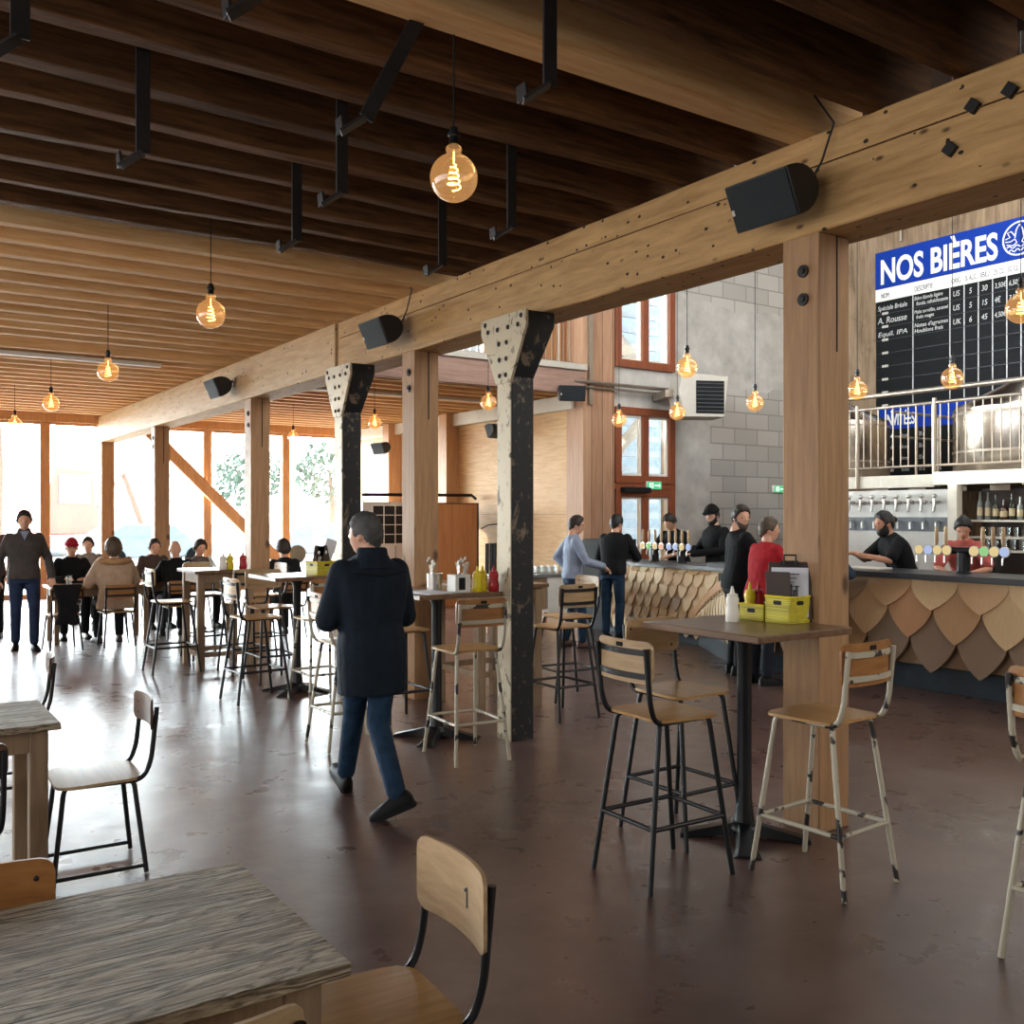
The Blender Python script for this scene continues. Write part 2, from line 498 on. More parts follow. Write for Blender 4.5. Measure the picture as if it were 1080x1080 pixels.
M['iron_cream'] = ironpaint('peeling_cream_iron', '#b4a68c', '#5e5648', .6, 9)
def tinted(name, ramp, rough=.6):
    t = NT(name)
    a = t.N('ShaderNodeVertexColor', layer_name='tint')
    c = t.ramp(a.outputs['Color'], ramp)
    g = t.noise(t.coords((14, 14, 2)), 3, 6)
    c = t.mix(t.math('MULTIPLY', g, .35), c, lin('#8a6a4a'))
    t.bump(g, .15, .004)
    return t.done(c, rough, 0, .3)
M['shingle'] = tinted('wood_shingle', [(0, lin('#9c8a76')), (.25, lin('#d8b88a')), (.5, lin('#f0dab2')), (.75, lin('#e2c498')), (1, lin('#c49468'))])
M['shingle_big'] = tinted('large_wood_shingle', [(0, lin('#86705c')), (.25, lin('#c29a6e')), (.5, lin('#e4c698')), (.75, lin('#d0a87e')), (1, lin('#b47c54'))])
def crate():
    t = NT('woven_yellow_plastic')
    v = t.coords((1, 1, 1))
    b = t.N('ShaderNodeTexBrick', Scale=28.0); t.L(t.coords((1, 1, 1), rot=(R(90), 0, R(35))), b.inputs['Vector'])
    b.inputs['Color1'].default_value = lin('#cfc02c'); b.inputs['Color2'].default_value = lin('#b0a428'); b.inputs['Mortar'].default_value = lin('#6a6420')
    t.bump(b.outputs['Fac'], -.4, .003)
    return t.done(b.outputs['Color'], .45, 0, .4)
M['yellowcrate'] = crate()
def glass(name, tint, gl=.08, rough=.02):
    t = NT(name)
    tr = t.N('ShaderNodeBsdfTransparent', Color=tint); g = t.N('ShaderNodeBsdfGlossy', Roughness=rough)
    lw = t.N('ShaderNodeLayerWeight', Blend=.35)
    mx = t.N('ShaderNodeMixShader')
    f = t.math('ADD', t.math('MULTIPLY', lw.outputs['Facing'], .35), gl)
    t.L(f, mx.inputs[0]); t.L(tr.outputs[0], mx.inputs[1]); t.L(g.outputs[0], mx.inputs[2])
    t.L(mx.outputs[0], t.out.inputs['Surface'])
    t.n.remove(t.p); return t.m
M['glass'] = glass('window_glass', (.97, .985, .98, 1), .03)
M['amber'] = glass('amber_bulb_glass', (1.0, .80, .50, 1), .05)
def glow(m, col, k):
    nt = m.node_tree; out = nt.nodes['Material Output']; src = out.inputs['Surface'].links[0].from_socket
    e = nt.nodes.new('ShaderNodeEmission'); e.inputs[0].default_value = col; e.inputs[1].default_value = k
    a = nt.nodes.new('ShaderNodeAddShader'); nt.links.new(src, a.inputs[0]); nt.links.new(e.outputs[0], a.inputs[1]); nt.links.new(a.outputs[0], out.inputs['Surface'])
    m.cycles.emission_sampling = 'NONE'
glow(M['amber'], (1, .52, .2, 1), .22)   # the lit lamp's glass glows
M['clear'] = glass('drinking_glass', (.93, .95, .95, 1), .12)
M['bottle_g'] = plain('green_bottle_glass', '#2c3428', .12, 0, .2, .8)
M['bottle_b'] = plain('brown_bottle_glass', '#4a3020', .12, 0, .2, .8)
M['bottle_c'] = plain('pale_bottle_glass', '#8c9690', .12, 0, .2, .8)
M['labelpaper'] = plain('bottle_label', '#d8c8a0', .7)
def emit(name, col, s, nomis=True):
    t = NT(name); e = t.N('ShaderNodeEmission', Color=col, Strength=s)
    t.L(e.outputs[0], t.out.inputs['Surface']); t.n.remove(t.p)
    if nomis: t.m.cycles.emission_sampling = 'NONE'
    return t.m
M['filament'] = emit('glowing_filament', (1, .52, .16, 1), 16)
M['exitgreen'] = emit('lit_exit_green', (.08, .75, .3, 1), .9)
M['exitwhite'] = emit('lit_exit_white', (.9, 1, .94, 1), 1.2)
M['b_yellow'] = emit('lit_badge_cream', lin('#ecd49a'), .9)
M['b_blue'] = emit('lit_badge_pale_blue', lin('#b8c8f0'), .9)
M['b_green'] = emit('lit_badge_green', lin('#9ed890'), .9)
M['b_pink'] = emit('lit_badge_peach', lin('#f0c0a0'), .9)
def cloth(name, h, v=.2, fold=.35, fs=7):
    t = NT(name); c = lin(h)
    n = t.noise(t.coords(), 14, 5)
    d = tuple(x * (1 - v) for x in c[:3]) + (1,); e = tuple(min(1, x * (1 + v)) for x in c[:3]) + (1,)
    t.bump(t.noise(t.coords((1, 1, .6)), fs, 3, .5, 1.2), fold, .05)
    return t.done(t.ramp(n, [(.3, d), (.7, e)]), .85, 0, .2)
# ---------------- shell ----------------
WZ = 3.69          # underside of joists and top of the main beam
YE = 21.4          # end glazing
struct(MB().bb((-6, -5, -.12), (16, YE + .1, 0)).build('floor', M['floor'], smooth=0))
struct(MB().bb((-90, YE + .1, -.16), (110, 160, -.05)).build('outside_ground', M['outside_ground'], smooth=0))
struct(MB().bb((10.3, 12.75, -.16), (110, YE + .1, -.05)).build('outside_ground', M['outside_ground'], smooth=0))
struct(MB().bb((-6, -5, 4.06), (4.75, 7.45, 4.12)).build('ceiling', M['board_dark'], smooth=0))
struct(MB().bb((-6, 7.45, 3.98), (4.75, 12.6, 4.12)).build('ceiling_pale', M['board_light'], smooth=0))
struct(MB().bb((-6, 12.6, 3.98), (10.15, YE, 4.08)).build('ceiling_under_gallery', M['board_light'], smooth=0))
struct(MB().bb((4.55, -5, 8.4), (16, YE, 8.6)).build('ceiling_hall', M['board_dark'], smooth=0))
struct(MB().bb((-6, -5, 8.4), (4.55, YE, 8.6)).build('ceiling_attic', M['board_dark'], smooth=0))
struct(MB().bb((-5.2, -5, 0), (-5.0, YE, 4.1)).build('wall_left', M['clt'], smooth=0))
struct(MB().bb((-6, -5, 0), (16, -4.8, 8.5)).build('wall_rear', M['boardwall'], smooth=0))
struct(MB().bb((10.05, 12.75, 0), (10.3, YE + .1, 4.2)).build('wall_right_timber', M['clt'], smooth=0))
struct(MB().bb((15.3, -5, 0), (15.6, 13, 8.5)).build('wall_back_bar', M['boardwall'], smooth=0))
# block wall with the stair windows
bw = MB()
bw.bb((12.05, 12.6, 0), (15.5, 12.9, 8.5)).bb((10.62, 12.6, 3.52), (12.05, 12.9, 4.2)).bb((10.62, 12.6, 7.0), (12.05, 12.9, 8.5))
struct(bw.build('wall_block', M['blocks'], smooth=0))
struct(MB().bb((9.95, 12.5, 0), (10.62, 12.95, 8.5)).build('trim_plank_pilaster', M['pilaster'], smooth=0))
struct(MB().bb((10.04, 12.45, 3.5), (10.12, 12.5, 7.8)).build('trim_bolted_flat', M['railsteel'], smooth=0))
# joists
random.seed(3)
ys = [-.2 + .45 * i for i in range(17)]
for y in ys:
    wd = .10 + random.uniform(-.01, .015)
    lightone = abs(y - 3.4) < .05
    m = MB()
    z0 = WZ + random.uniform(-.012, .012)
    if lightone: m.bb((-5.0, y - .09, WZ), (4.6, y + .09, 4.06))
    else:
        n = 10; rings = []
        for i in range(n + 1):
            x = -5.0 + 9.6 * i / n
            dz, dy = random.uniform(-.012, .012), random.uniform(-.008, .008)
            rings.append([Vector((x, y - wd / 2 + dy, z0 + dz)), Vector((x, y + wd / 2 + dy, z0 + dz + random.uniform(-.01, .01))), Vector((x, y + wd / 2, 4.06)), Vector((x, y - wd / 2, 4.06))])
        m.loft(rings)
    o = m.build('ceiling_joist', M['joist_light'] if lightone else M['joist_dark'], bevel=.008, smooth=30)
    struct(o)
y = 7.5; first = None
while y < YE - .3:
    if 12.25 < y < 12.75: y += .455; continue
    x1 = 4.6 if y < 12.5 else 10.05
    key = x1
    if first is None or first[0] != key:
        o = MB().bb((-5.0, -.055, WZ), (x1, .055, 3.98)).build('ceiling_joist', M['joist_light'], bevel=.005, smooth=30)
        o.location.y = y; struct(o); first = (key, o)
    else:
        o = first[1].copy(); COL.objects.link(o); o.location.y = y
    y += .455
# main beam: old part and new part
bm_ = MB(); 
rings = []
random.seed(5)
for i in range(25):
    yy = -4.8 + (9.4 + 4.8) * i / 24
    j = lambda: random.uniform(-.006, .006)
    rings.append([Vector((4.2 + j(), yy, 3.17 + j())), Vector((4.56 + j(), yy, 3.17 + j())), Vector((4.56, yy, 3.69)), Vector((4.2 + j(), yy, 3.69)), Vector((4.2 + j(), yy, 3.52))])
t = thing('timber_beam', 'long old nail-marked timber beam above the posts beside the bar hall', 'beam')
bm_.loft(rings).build('beam_body', M['beam'], t, bevel=.012, smooth=30)
for (by, bz) in ((2.44, 3.53), (2.27, 3.54), (2.55, 3.37)):
    m = MB().box((4.19, by, bz), (.03, .055, .055), Matrix.Rotation(R(45), 3, 'X'))
    m.build('bolt_plate', M['darksteel'], t, bevel=.003)
MB().bb((4.192, -4.8, 3.515), (4.2, 9.35, 3.52)).build('crack', M['joist_dark'], t)
t = thing('timber_beam', 'smooth pale newer beam running to the end glazing past the joint', 'beam')
MB().bb((4.18, 9.42, 3.17), (4.54, YE - .1, 3.69)).build('beam_body', M['beam_new'], t, bevel=.01)
# timber posts
def post(y, label, bolts=True, x0=4.2):
    t = thing('timber_post', label, 'post', (x0 + .125, y + .12, 0))
    MB().bb((-.125, -.12, 0), (.125, .12, 3.17)).build('post_body', M['post'], t, bevel=.006)
    if bolts:
        MB().bb((.015, -.1215, 2.55), (.027, -.11, 3.17)).build('slot', M['black_matte'], t)
        for z in (2.98, 2.83):
            b = MB().lathe([(.034, 0), (.034, .012), (.016, .013), (.016, .022), (.002, .023)], (-.125, -.02, z), 12, Matrix.Rotation(R(-90), 3, 'Y')).build('bolt', M['darksteel'], t)
    return t
post(3.29, 'squared timber post standing beside the near bar table with the yellow crates')
post(7.72, 'squared timber post behind the high table with cutlery and sauce bottles')
post(12.06, 'squared timber post behind the tall table where the red bottle stands')
post(16.8, 'slim-looking squared post beside the seated woman in the fur-hooded parka')
post(21.0, 'furthest squared post, against the end glazing', False)
# riveted iron columns
def column(y, label):
    t = thing('iron_column', label, 'column', (4.12, y, 0))
    MB().bb((-.09, -.09, 0), (.11, .09, 2.75)).build('shaft', M['iron_black'], t, bevel=.006)
    MB().bb((-.1, -.09, 0), (-.0905, .09, 2.75)).build('flange', M['iron_cream'], t, bevel=.004)
    MB().loft([[Vector((x, y, z)) for x, y in ((-.085, -b), (c, -b), (c, b), (-.085, b))] for z, b, c in ((2.7, .088, .11), (3.07, .27, .17), (3.17, .27, .17))]).build('bracket', M['iron_black'], t, bevel=.004)
    pl = MB().prism([(-.095, 2.66), (.095, 2.66), (.3, 3.06), (.3, 3.17), (-.3, 3.17), (-.3, 3.06)], -.11, -.086, lambda a, b, h: (h, a, b)).build('gusset_plate', M['iron_cream'], t, bevel=.003)
    rv = MB()
    for z, xs in ((2.72, (-.04, .04)), (2.84, (-.045, .045)), (2.96, (-.05, .05)), (3.07, (-.2, -.07, .07, .2)), (3.13, (-.24, .24))):
        for a in xs: rv.ell((-.112, a, z), (.012, .019, .019), 8, 5)
    rv.build('rivet', M['darksteel'], pl)
column(6.0, 'riveted black iron column with peeling paint beside the chipped cream stool')
column(8.98, 'riveted iron column under the beam joint, behind the walking man')
# steel joist straps
def strap(x, y, label, z0=3.2, top=None):
    t = MB()
    p0 = Vector(top or (x, y, WZ + .12)); p1 = Vector((x, y, z0 + .06)); p2 = Vector((x - .085, y + .05, z0)); p3 = Vector((x - .09, y + .053, z0 + .06))
    t.bar(p0, p1, .06, .012, (0, 1, 0)); t.bar(p1 + Vector((0, 0, .004)), p2, .06, .012, (0, 0, 1)); t.bar(p2, p3, .06, .012, (1, 0, 0))
    o = t.build('joist_strap', M['darksteel'], bevel=.002)
    tag(o, label, 'steel strap', 'steel straps hanging below the dark joists')
for x, y, l, tp in ((1.03, 2.87, 'dark steel strap cut by the top edge, left of the closest bulb cable', None), (2.12, 2.86, 'dark steel strap crossing in front of the pale joist', None),
                    (.46, 3.57, 'dark steel strap in the top left corner of the hall', None), (1.69, 3.51, 'slanting rusty brown steel strap left of the big bulb cable', (1.95, 3.47, WZ + .1)),
                    (1.05, 4.40, 'dark steel strap hanging alone above the left side of the hall', None), (1.99, 4.40, 'dark steel strap below the slanting rusty one', None),
                    (3.0, 4.40, 'dark steel strap just right of the big bulb', None), (3.09, 5.31, 'dark steel strap behind and below the big bulb', None), (2.12, 5.31, 'short dark steel strap showing behind another one', None)):
    strap(x, y, l, top=tp)
# cable trays
for x0, x1, y, l in ((-4.9, 3.4, 13.3, 'perforated cable tray under the pale joists of the dining area'), (4.9, 9.6, 14.3, 'perforated cable tray under the gallery joists')):
    m = MB().bb((x0, y - .06, WZ - .045), (x1, y + .06, WZ - .035))
    for s in (-.06, .06): m.bb((x0, y + s - .004, WZ - .045), (x1, y + s + .004, WZ))
    n = int((x1 - x0) / .16)
    for i in range(n): m.bb((x0 + i * .16, y - .062, WZ - .042), (x0 + i * .16 + .05, y + .062, WZ - .03))
    tag(m.build('cable_tray', M['creamsteel']), l, 'cable tray')
# end glazing: windows with wooden mullions
xs = [-5.0, -3.2, -1.4, .35, 1.98, 3.2, 4.36, 6.45, 8.25, 10.05]
k = 1
for i in range(len(xs) - 1):
    a, b = xs[i], xs[i + 1]
    m = MB().bb((a, YE - .1, 0), (a + .09, YE + .06, 3.55)).bb((b - .09, YE - .1, 0), (b, YE + .06, 3.55)).bb((a + .09, YE - .06, 0), (b - .09, YE + .05, .1)).bb((a + .09, YE - .06, 3.5), (b - .09, YE + .05, 3.55))
    o = struct(m.build('window_%d' % k, M['mullion'], bevel=.004)); k += 1
    p = MB().bb((a + .09, YE, .1), (b - .09, YE + .008, 3.5)).build('pane', M['glass'], o, smooth=0)
struct(MB().bb((-5, YE - .16, 3.55), (10.05, YE + .1, 3.98)).build('trim_header', M['mullion'], bevel=.006))
tag(MB().bar((4.9, YE - .3, 3.68), (8.62, YE - .3, .02), .24, .16, (0, 1, 0)).build('diagonal_brace', M['mullion'], bevel=.008), 'orange diagonal timber brace in front of the end glazing', 'brace')
# gallery above: fascia, railing, plank wall, windows
t = thing('gallery_edge', 'pinkish timber fascia and coping along the gallery edge', 'fascia')
MB().bb((4.6, 12.42, 3.66), (9.94, 12.585, 4.04)).build('fascia_board', wood('fascia_wood', '#8c6c5c', '#b8988a', 'x', 1, .6, .1, knots=1.5), t, bevel=.005)
MB().bb((4.6, 12.36, 4.04), (9.93, 12.58, 4.14)).build('coping', M['acgrey'], t, bevel=.005)
struct(MB().bb((8.6, 13.2, 4.1), (10.2, 13.3, 8.4)).build('wall_gallery', M['mezz_planks'], smooth=0))
t = thing('gallery_railing', 'slim steel railing along the upper gallery', 'railing')
for x in (4.8, 6.0, 7.2, 8.4, 9.6):
    MB().tube([(x, 12.7, 4.1), (x, 12.7, 5.15)], .02).build('post', M['railsteel'], t)
MB().tube([(4.6, 12.7, 5.15), (9.9, 12.7, 5.15)], .022).build('handrail', M['railsteel'], t)
MB().tube([(4.6, 12.7, 4.2), (9.9, 12.7, 4.2)], .012).build('bottom_rail', M['railsteel'], t)
m = MB()
for i in range(44): m.tube([(4.65 + i * .12, 12.7, 4.2), (4.65 + i * .12, 12.7, 5.15)], .007, 6)
m.build('baluster_bars', M['railsteel'], t)
o = struct(MB().bb((4.55, 13.2, 4.1), (4.7, 13.3, 8.4)).bb((6.5, 13.2, 4.1), (6.62, 13.3, 8.4)).bb((8.45, 13.2, 4.1), (8.6, 13.3, 8.4)).bb((4.7, 13.2, 4.1), (8.45, 13.3, 4.3)).bb((4.7, 13.2, 5.6), (8.45, 13.3, 8.4)).build('window_11', M['mullion']))
MB().bb((4.7, 13.25, 4.3), (8.45, 13.258, 5.6)).build('pane', M['glass'], o)
struct(MB().bb((10.6, 19.0, -.05), (26, 20, 13)).build('outdoor_wall', plain('neighbour_wall', '#4e585e', .8, 0, .3), smooth=0))
# stair windows and door in the block wall
def winframe(name, z0, z1, x0=10.66, x1=12.03, door=False):
    m = MB(); y0, y1 = 12.5, 12.66; f = .13
    m.bb((x0, y0, z0), (x0 + f, y1, z1)).bb((x1 - f, y0, z0), (x1, y1, z1)).bb((x0 + f, y0, z1 - f), (x1 - f, y1, z1)).bb((x0 + f, y0, z0), (x1 - f, y1, z0 + f))
    xm = (x0 + x1) / 2
    m.bb((xm - .07, y0 + .01, z0 + f), (xm + .07, y1, z1 - f))
    o = struct(m.build(name, M['redwood'], bevel=.006))
    for a, b in ((x0 + f, xm - .07), (xm + .07, x1 - f)):
        s = MB()
        for p in ((a, a + .04), (b - .04, b)): s.bb((p[0], 12.56, z0 + f), (p[1], 12.62, z1 - f))
        s.bb((a + .04, 12.56, z0 + f), (b - .04, 12.62, z0 + f + .04)).bb((a + .04, 12.56, z1 - f - .04), (b - .04, 12.62, z1 - f))
        s.build('sash', M['signwhite'], o)
        MB().bb((a + .04, 12.6, z0 + f + .04), (b - .04, 12.606, z1 - f - .04)).build('pane', M['glass'], o)
    return o
winframe('window_12', 4.2, 7.0)
winframe('window_13', 2.22, 3.52)
winframe('door_1', 0.0, 2.12)
struct(MB().bb((10.62, 12.52, 2.12), (12.05, 12.7, 2.22)).build('trim_transom', M['redwood'], bevel=.004))
# orange timber wall posts of the side wall
for y, l in ((16.6, 'orange-brown post against the pale timber wall, beside the grey speaker'), (19.1, 'orange-brown post against the pale timber wall near the end glazing')):
    tag(MB().bb((9.75, y, 0), (10.05, y + .3, 3.69)).build('wall_post', M['mullion'], bevel=.006), l, 'post')
struct(MB().bb((9.9, 12.75, 3.45), (10.05, YE, 3.69)).build('trim_wall_top', M['creamsteel']))
# conduit pipes
tag(MB().tube([(9.7, 12.44, 3.86), (10.0, 12.40, 3.86), (12.1, 12.40, 3.86)], .03).tube([(9.7, 12.44, 3.78), (12.1, 12.40, 3.78)], .018).build('conduit_pipe', M['railsteel']), 'pair of grey conduit pipes crossing the brown cladding under the upper window', 'pipe')
tag(MB().tube([(15.24, 11.6, 6.95), (15.24, 3, 6.95)], .04).tube([(15.24, 10.2, 6.95), (15.24, 10.2, 6.5)], .025).build('conduit_pipe', M['railsteel']), 'thin steel pipe along the wall above the blue sign', 'pipe')
# beyond the panes: a steel stair at the stair windows, trees and vehicles past the end glazing
t = thing('outdoor_stair', 'grey steel stair seen through the reddish stair windows', 'stair', (0, 0, 0))
MB().bar((10.6, 14.6, 1.2), (13.6, 14.6, 4.0), .1, .3, (0, 1, 0)).bar((13.6, 14.6, 4.2), (10.6, 14.6, 6.8), .1, .3, (0, 1, 0)).build('stringer', M['acgrey'], t)
m = MB()
for i in range(22): m.bb((10.5, 15.6, -.05 + i * .33), (14.5, 15.66, .07 + i * .33))
m.build('louvre_screen', M['greypanel'], t)
def tree(x, y, h, r, label, nb=60):
    t = thing('tree', label, 'tree', (x, y, -.05))
    MB().tube([(0, 0, 0), (.1, 0, h * .35), (0, .1, h * .7)], [.22, .16, .08]).build('trunk', M['bark'], t)
    m = MB(); rnd = random.Random(int(x * 10))
    for i in range(nb * 14):
        d = Vector((rnd.gauss(0, 1), rnd.gauss(0, 1), rnd.gauss(0, .8))).normalized() * r * rnd.uniform(.3, 1) ** .5
        p = Vector((0, 0, h * .68)) + Vector((d.x, d.y, d.z * .9))
        a = Vector((rnd.gauss(0, 1), rnd.gauss(0, 1), rnd.gauss(0, 1))).normalized(); b = a.orthogonal().normalized()
        s = rnd.uniform(.1, .26)
        c = a.cross(b)
        m.add([p - b * s, p + c * s * .5, p + b * s, p - c * s * .5, p + a * .02], [(0, 1, 4), (1, 2, 4), (2, 3, 4), (3, 0, 4), (0, 3, 2, 1)])
    m.build('crown', M['green'], t, smooth=0)
tree(3.9, 36, 9.5, 1.9, 'large leafy tree outside at the far edge of the glazing', 70)
tree(15.9, 46, 5.2, 1.7, 'pale tree outside behind the diagonal brace', 50)
tree(19.3, 44, 5.6, 1.8, 'pale tree outside just left of the iron column under the beam joint', 50)
t = thing('digger', 'faded red digger with a glazed cab parked outside the end glazing', 'vehicle', (7.4, 44, -.05), 20)
MB().prism([(-1.6, .9), (1.5, .9), (1.5, 1.9), (.9, 2.0), (.7, 3.6), (-.9, 3.7), (-1.3, 2.2), (-1.6, 2.0)], -.8, .8, lambda a, b, h: (a, h, b)).build('body', M['redpaint'], t, bevel=.06)
MB().bb((-.75, -.83, 2.2), (.6, -.8, 3.4)).build('cab_window', M['glassdark'], t)
for s in (-1, 1): MB().bb((-1.8, s * .95 - .25, .05), (1.8, s * .95 + .25, .85)).build('track', M['greypanel'], t, bevel=.2)
MB().tube([(1.2, 0, 1.8), (2.6, 0, 3.6), (3.6, 0, 1.2)], .16).build('arm', M['redpaint'], t)
def car(x, y, rz, label):
    t = thing('car', label, 'car', (x, y, -.05), rz)
    prof = [(-2.1, .3), (2.1, .3), (2.15, .75), (1.3, .9), (.7, 1.4), (-1.1, 1.45), (-1.9, .95), (-2.15, .8)]
    MB().prism(prof, -.85, .85, lambda a, b, h: (a, h, b)).build('body', M['carpaint'], t, bevel=.08)
    MB().prism([(-1.75, .98), (1.1, .98), (.62, 1.36), (-1.05, 1.4)], -.865, .865, lambda a, b, h: (a, h, b)).build('window_band', M['glassdark'], t)
    for a in (-1.35, 1.35):
        for s in (-.8, .8): MB().lathe([(.32, -.1), (.32, .1)], (a, s, .32), 18, Matrix.Rotation(R(90), 3, 'X')).build('wheel', M['tyre'], t)
car(8.2, 34, 10, 'pale car outside behind the woman in the parka')
car(14.6, 34, 0, 'pale car outside behind the tall table with sauce bottles')
# ---------------- furniture ----------------
def plate(w, h, th, r, curve, fn, dish=0, n=10, taper=0):
    """rounded panel, w along a, h along b, bent by curve; fn(a, b, c)"""
    m = MB(); pts = rrect(w, h, r, 5)
    # grid panel clipped to the rounded outline by scaling rows
    rows = 10; cols = 14; V = []; F = []
    def half(b):
        t = h / 2 - abs(b)
        hw = w / 2
        if t < r: hw = w / 2 - r + math.sqrt(max(r * r - (r - t) ** 2, 0))
        return hw * (1 + taper * b / h)
    bs = [-h / 2 + h * (0.5 - .5 * math.cos(math.pi * i / rows)) for i in range(rows + 1)]
    for side in (0, 1):
        for b in bs:
            hw = max(half(b), .004)
            for j in range(cols + 1):
                a = -hw + 2 * hw * j / cols
                c = curve * ((2 * a / w) ** 2) + dish * max(0, b / (h / 2) - .55) ** 2
                V.append(Vector(fn(a, b, c + (th / 2 if side else -th / 2))))
    n1 = (rows + 1) * (cols + 1)
    for i in range(rows):
        for j in range(cols):
            q = [i * (cols + 1) + j, i * (cols + 1) + j + 1, (i + 1) * (cols + 1) + j + 1, (i + 1) * (cols + 1) + j]
            F.append(tuple(reversed(q))); F.append(tuple(x + n1 for x in q))
    loop = [j for j in range(cols + 1)] + [i * (cols + 1) + cols for i in range(1, rows + 1)] + [rows * (cols + 1) + j for j in range(cols - 1, -1, -1)] + [i * (cols + 1) for i in range(rows - 1, 0, -1)]
    for i in range(len(loop)):
        a, b = loop[i], loop[(i + 1) % len(loop)]
        F.append((a, b, b + n1, a + n1))
    return m.add(V, F)
def make_seat(name, label, cat, sh, bt, frame, seatm, backm, ring, fx=.205, fy=.25, tr=.0125, cross=True, group=None, bh=.19, low=False):
    """school-type seat facing +Y; backrest at -Y"""
    t = thing(name, label, cat, group=group)
    z = sh - .02
    for sx in (-1, 1):
        for sy in (-1, 1):
            top = Vector((sx * .15, sy * .15, z)); inn = Vector((sx * .10, sy * .10, z))
            MB().tube(rpath([(sx * fx, sy * fy, 0.004), top, inn], .06), tr, 10).build('leg', frame, t, smooth=60)
    m = MB()
    for sx in (-1, 1):
        m.tube(rpath([(sx * .155, .13, z), (sx * .17, -.19, z), (sx * .175, -.225, z + .09), (sx * .175, -.25, bt - .03)], .07), tr, 10)
    m.tube([(-.16, .12, z), (.16, .12, z)], tr * .9, 8)
    bf = m.build('back_frame', frame, t, smooth=60)
    if cross:
        for zz in (bt - bh + .035, bt - .05):
            pts = []
            for i in range(9):
                a = -.172 + .344 * i / 8
                pts.append((a, -.243 + .005 - .028 * (1 - (a / .172) ** 2), zz))
            m = MB()
            for i in range(8): m.bar(pts[i], pts[i + 1], .008, .026, (0, 0, 1))
            m.build('back_bar', frame, bf)
    if ring:
        zr = ring
        f = lambda s: s - (zr / z) * (s - .15)
        X, Y = f(fx), f(fy)
        m = MB()
        for a, b in (((-X, -Y), (X, -Y)), ((X, -Y), (X, Y)), ((X, Y), (-X, Y)), ((-X, Y), (-X, -Y))):
            m.tube([(a[0], a[1], zr), (b[0], b[1], zr)], tr * .92, 8)
        m.build('footrest', frame, t, smooth=60)
    if low:
        for sx in (-1, 1): MB().tube([(sx * fx * .99, -fy * .97, .035), (sx * fx * .99, fy * .97, .035)], tr * .8, 8).build('floor_bar', frame, t, smooth=60)
    plate(.40, .38, .013, .07, -.004, lambda a, b, c: (a, b + .0, sh - .006 + c), dish=-.02, taper=.08).build('seat', seatm, t, smooth=50)
    br = plate(.385, bh, .011, .035, .03, lambda a, b, c: (a, -.252 + c, bt - bh / 2 + b)).build('backrest', backm, t, smooth=50)
    for v in br.data.vertices: pass
    for sx in (-1, 1):
        for zz in (bt - bh + .035, bt - .05): MB().ell((sx * .15, -.232 + .003, zz), (.008, .004, .008), 8, 5).build('bolt', M['darksteel'], br)
    return t, br
def place(t, x, y, rz, label=None, group=None):
    t.location = (x, y, 0); t.rotation_euler = (0, 0, R(rz))
    if label: t['label'] = label
    if group: t['group'] = group
    return t
G = 'school bar stools'
sb, br_b = make_seat('bar_stool', 'x', 'bar stool', .765, 1.115, M['black'], M['ply_seat'], M['ply'], .28)
sw, br_w = make_seat('bar_stool', 'x', 'bar stool', .765, 1.115, M['chipped'], M['ply_seat'], M['ply_warm'], .27)
for brr in (br_b, br_w):
    MB().bb((-.022, -.262, 1.082), (.022, -.256, 1.102)).build('badge_plate', M['black_matte'], brr, bevel=.002)
stools = [
 ('b', 3.15, 3.36, -92, 'black framed bar stool with pale ply back, left of the near bar table'),
 ('b', 3.62, 3.72, 180, 'black bar stool on the far side of the near bar table, backrest facing us'),
 ('w', 3.73, 2.90, 3, 'chipped cream bar stool in front of the thick timber post'),
 ('w', 3.83, 1.76, -94, 'chipped cream bar stool cut off by the right edge of the picture'),
 ('w', 3.53, 5.74, -4, 'chipped cream bar stool beside the riveted iron column, under the cutlery and sauces'),
 ('w', 3.02, 6.55, -90, 'chipped cream bar stool partly hidden behind the walking man'),
 ('b', 3.65, 6.98, 180, 'black bar stool between the walking man and the timber post'),
 ('b', 4.90, 6.45, 0, 'black bar stool just right of the riveted iron column'),
 ('b', 5.42, 7.05, 85, 'black bar stool turned sideways, closest to the man in the blue shirt'),
 ('b', 3.03, 8.58, -86, 'black bar stool with its pale back to us at the table with the yellow crate'),
 ('w', 3.50, 8.20, 0, 'pale metal bar stool under the yellow crate, left of the walking man'),
 ('b', 3.50, 9.45, 180, 'wide-backed bar stool on the far side of the table with the single crate'),
 ('b', 2.83, 10.62, -90, 'black bar stool standing at the left end of the tall wooden table'),
 ('b', 3.45, 10.12, 0, 'black bar stool on the near side of the tall wooden table'),
 ('b', 3.42, 11.42, 180, 'black bar stool on the far side of the tall wooden table'),
 ('b', 3.37, 1.38, 2, 'black bar stool of which only a leg shows in the bottom right corner'),
 ('b', 3.95, 10.95, 90, 'black bar stool between the tall wooden table and the timber post behind it'),
]
used = set()
for k, x, y, rz, l in stools:
    src = sb if k == 'b' else sw
    o = src if k not in used else dup(src)
    used.add(k)
    place(o, x, y, rz, l, G)
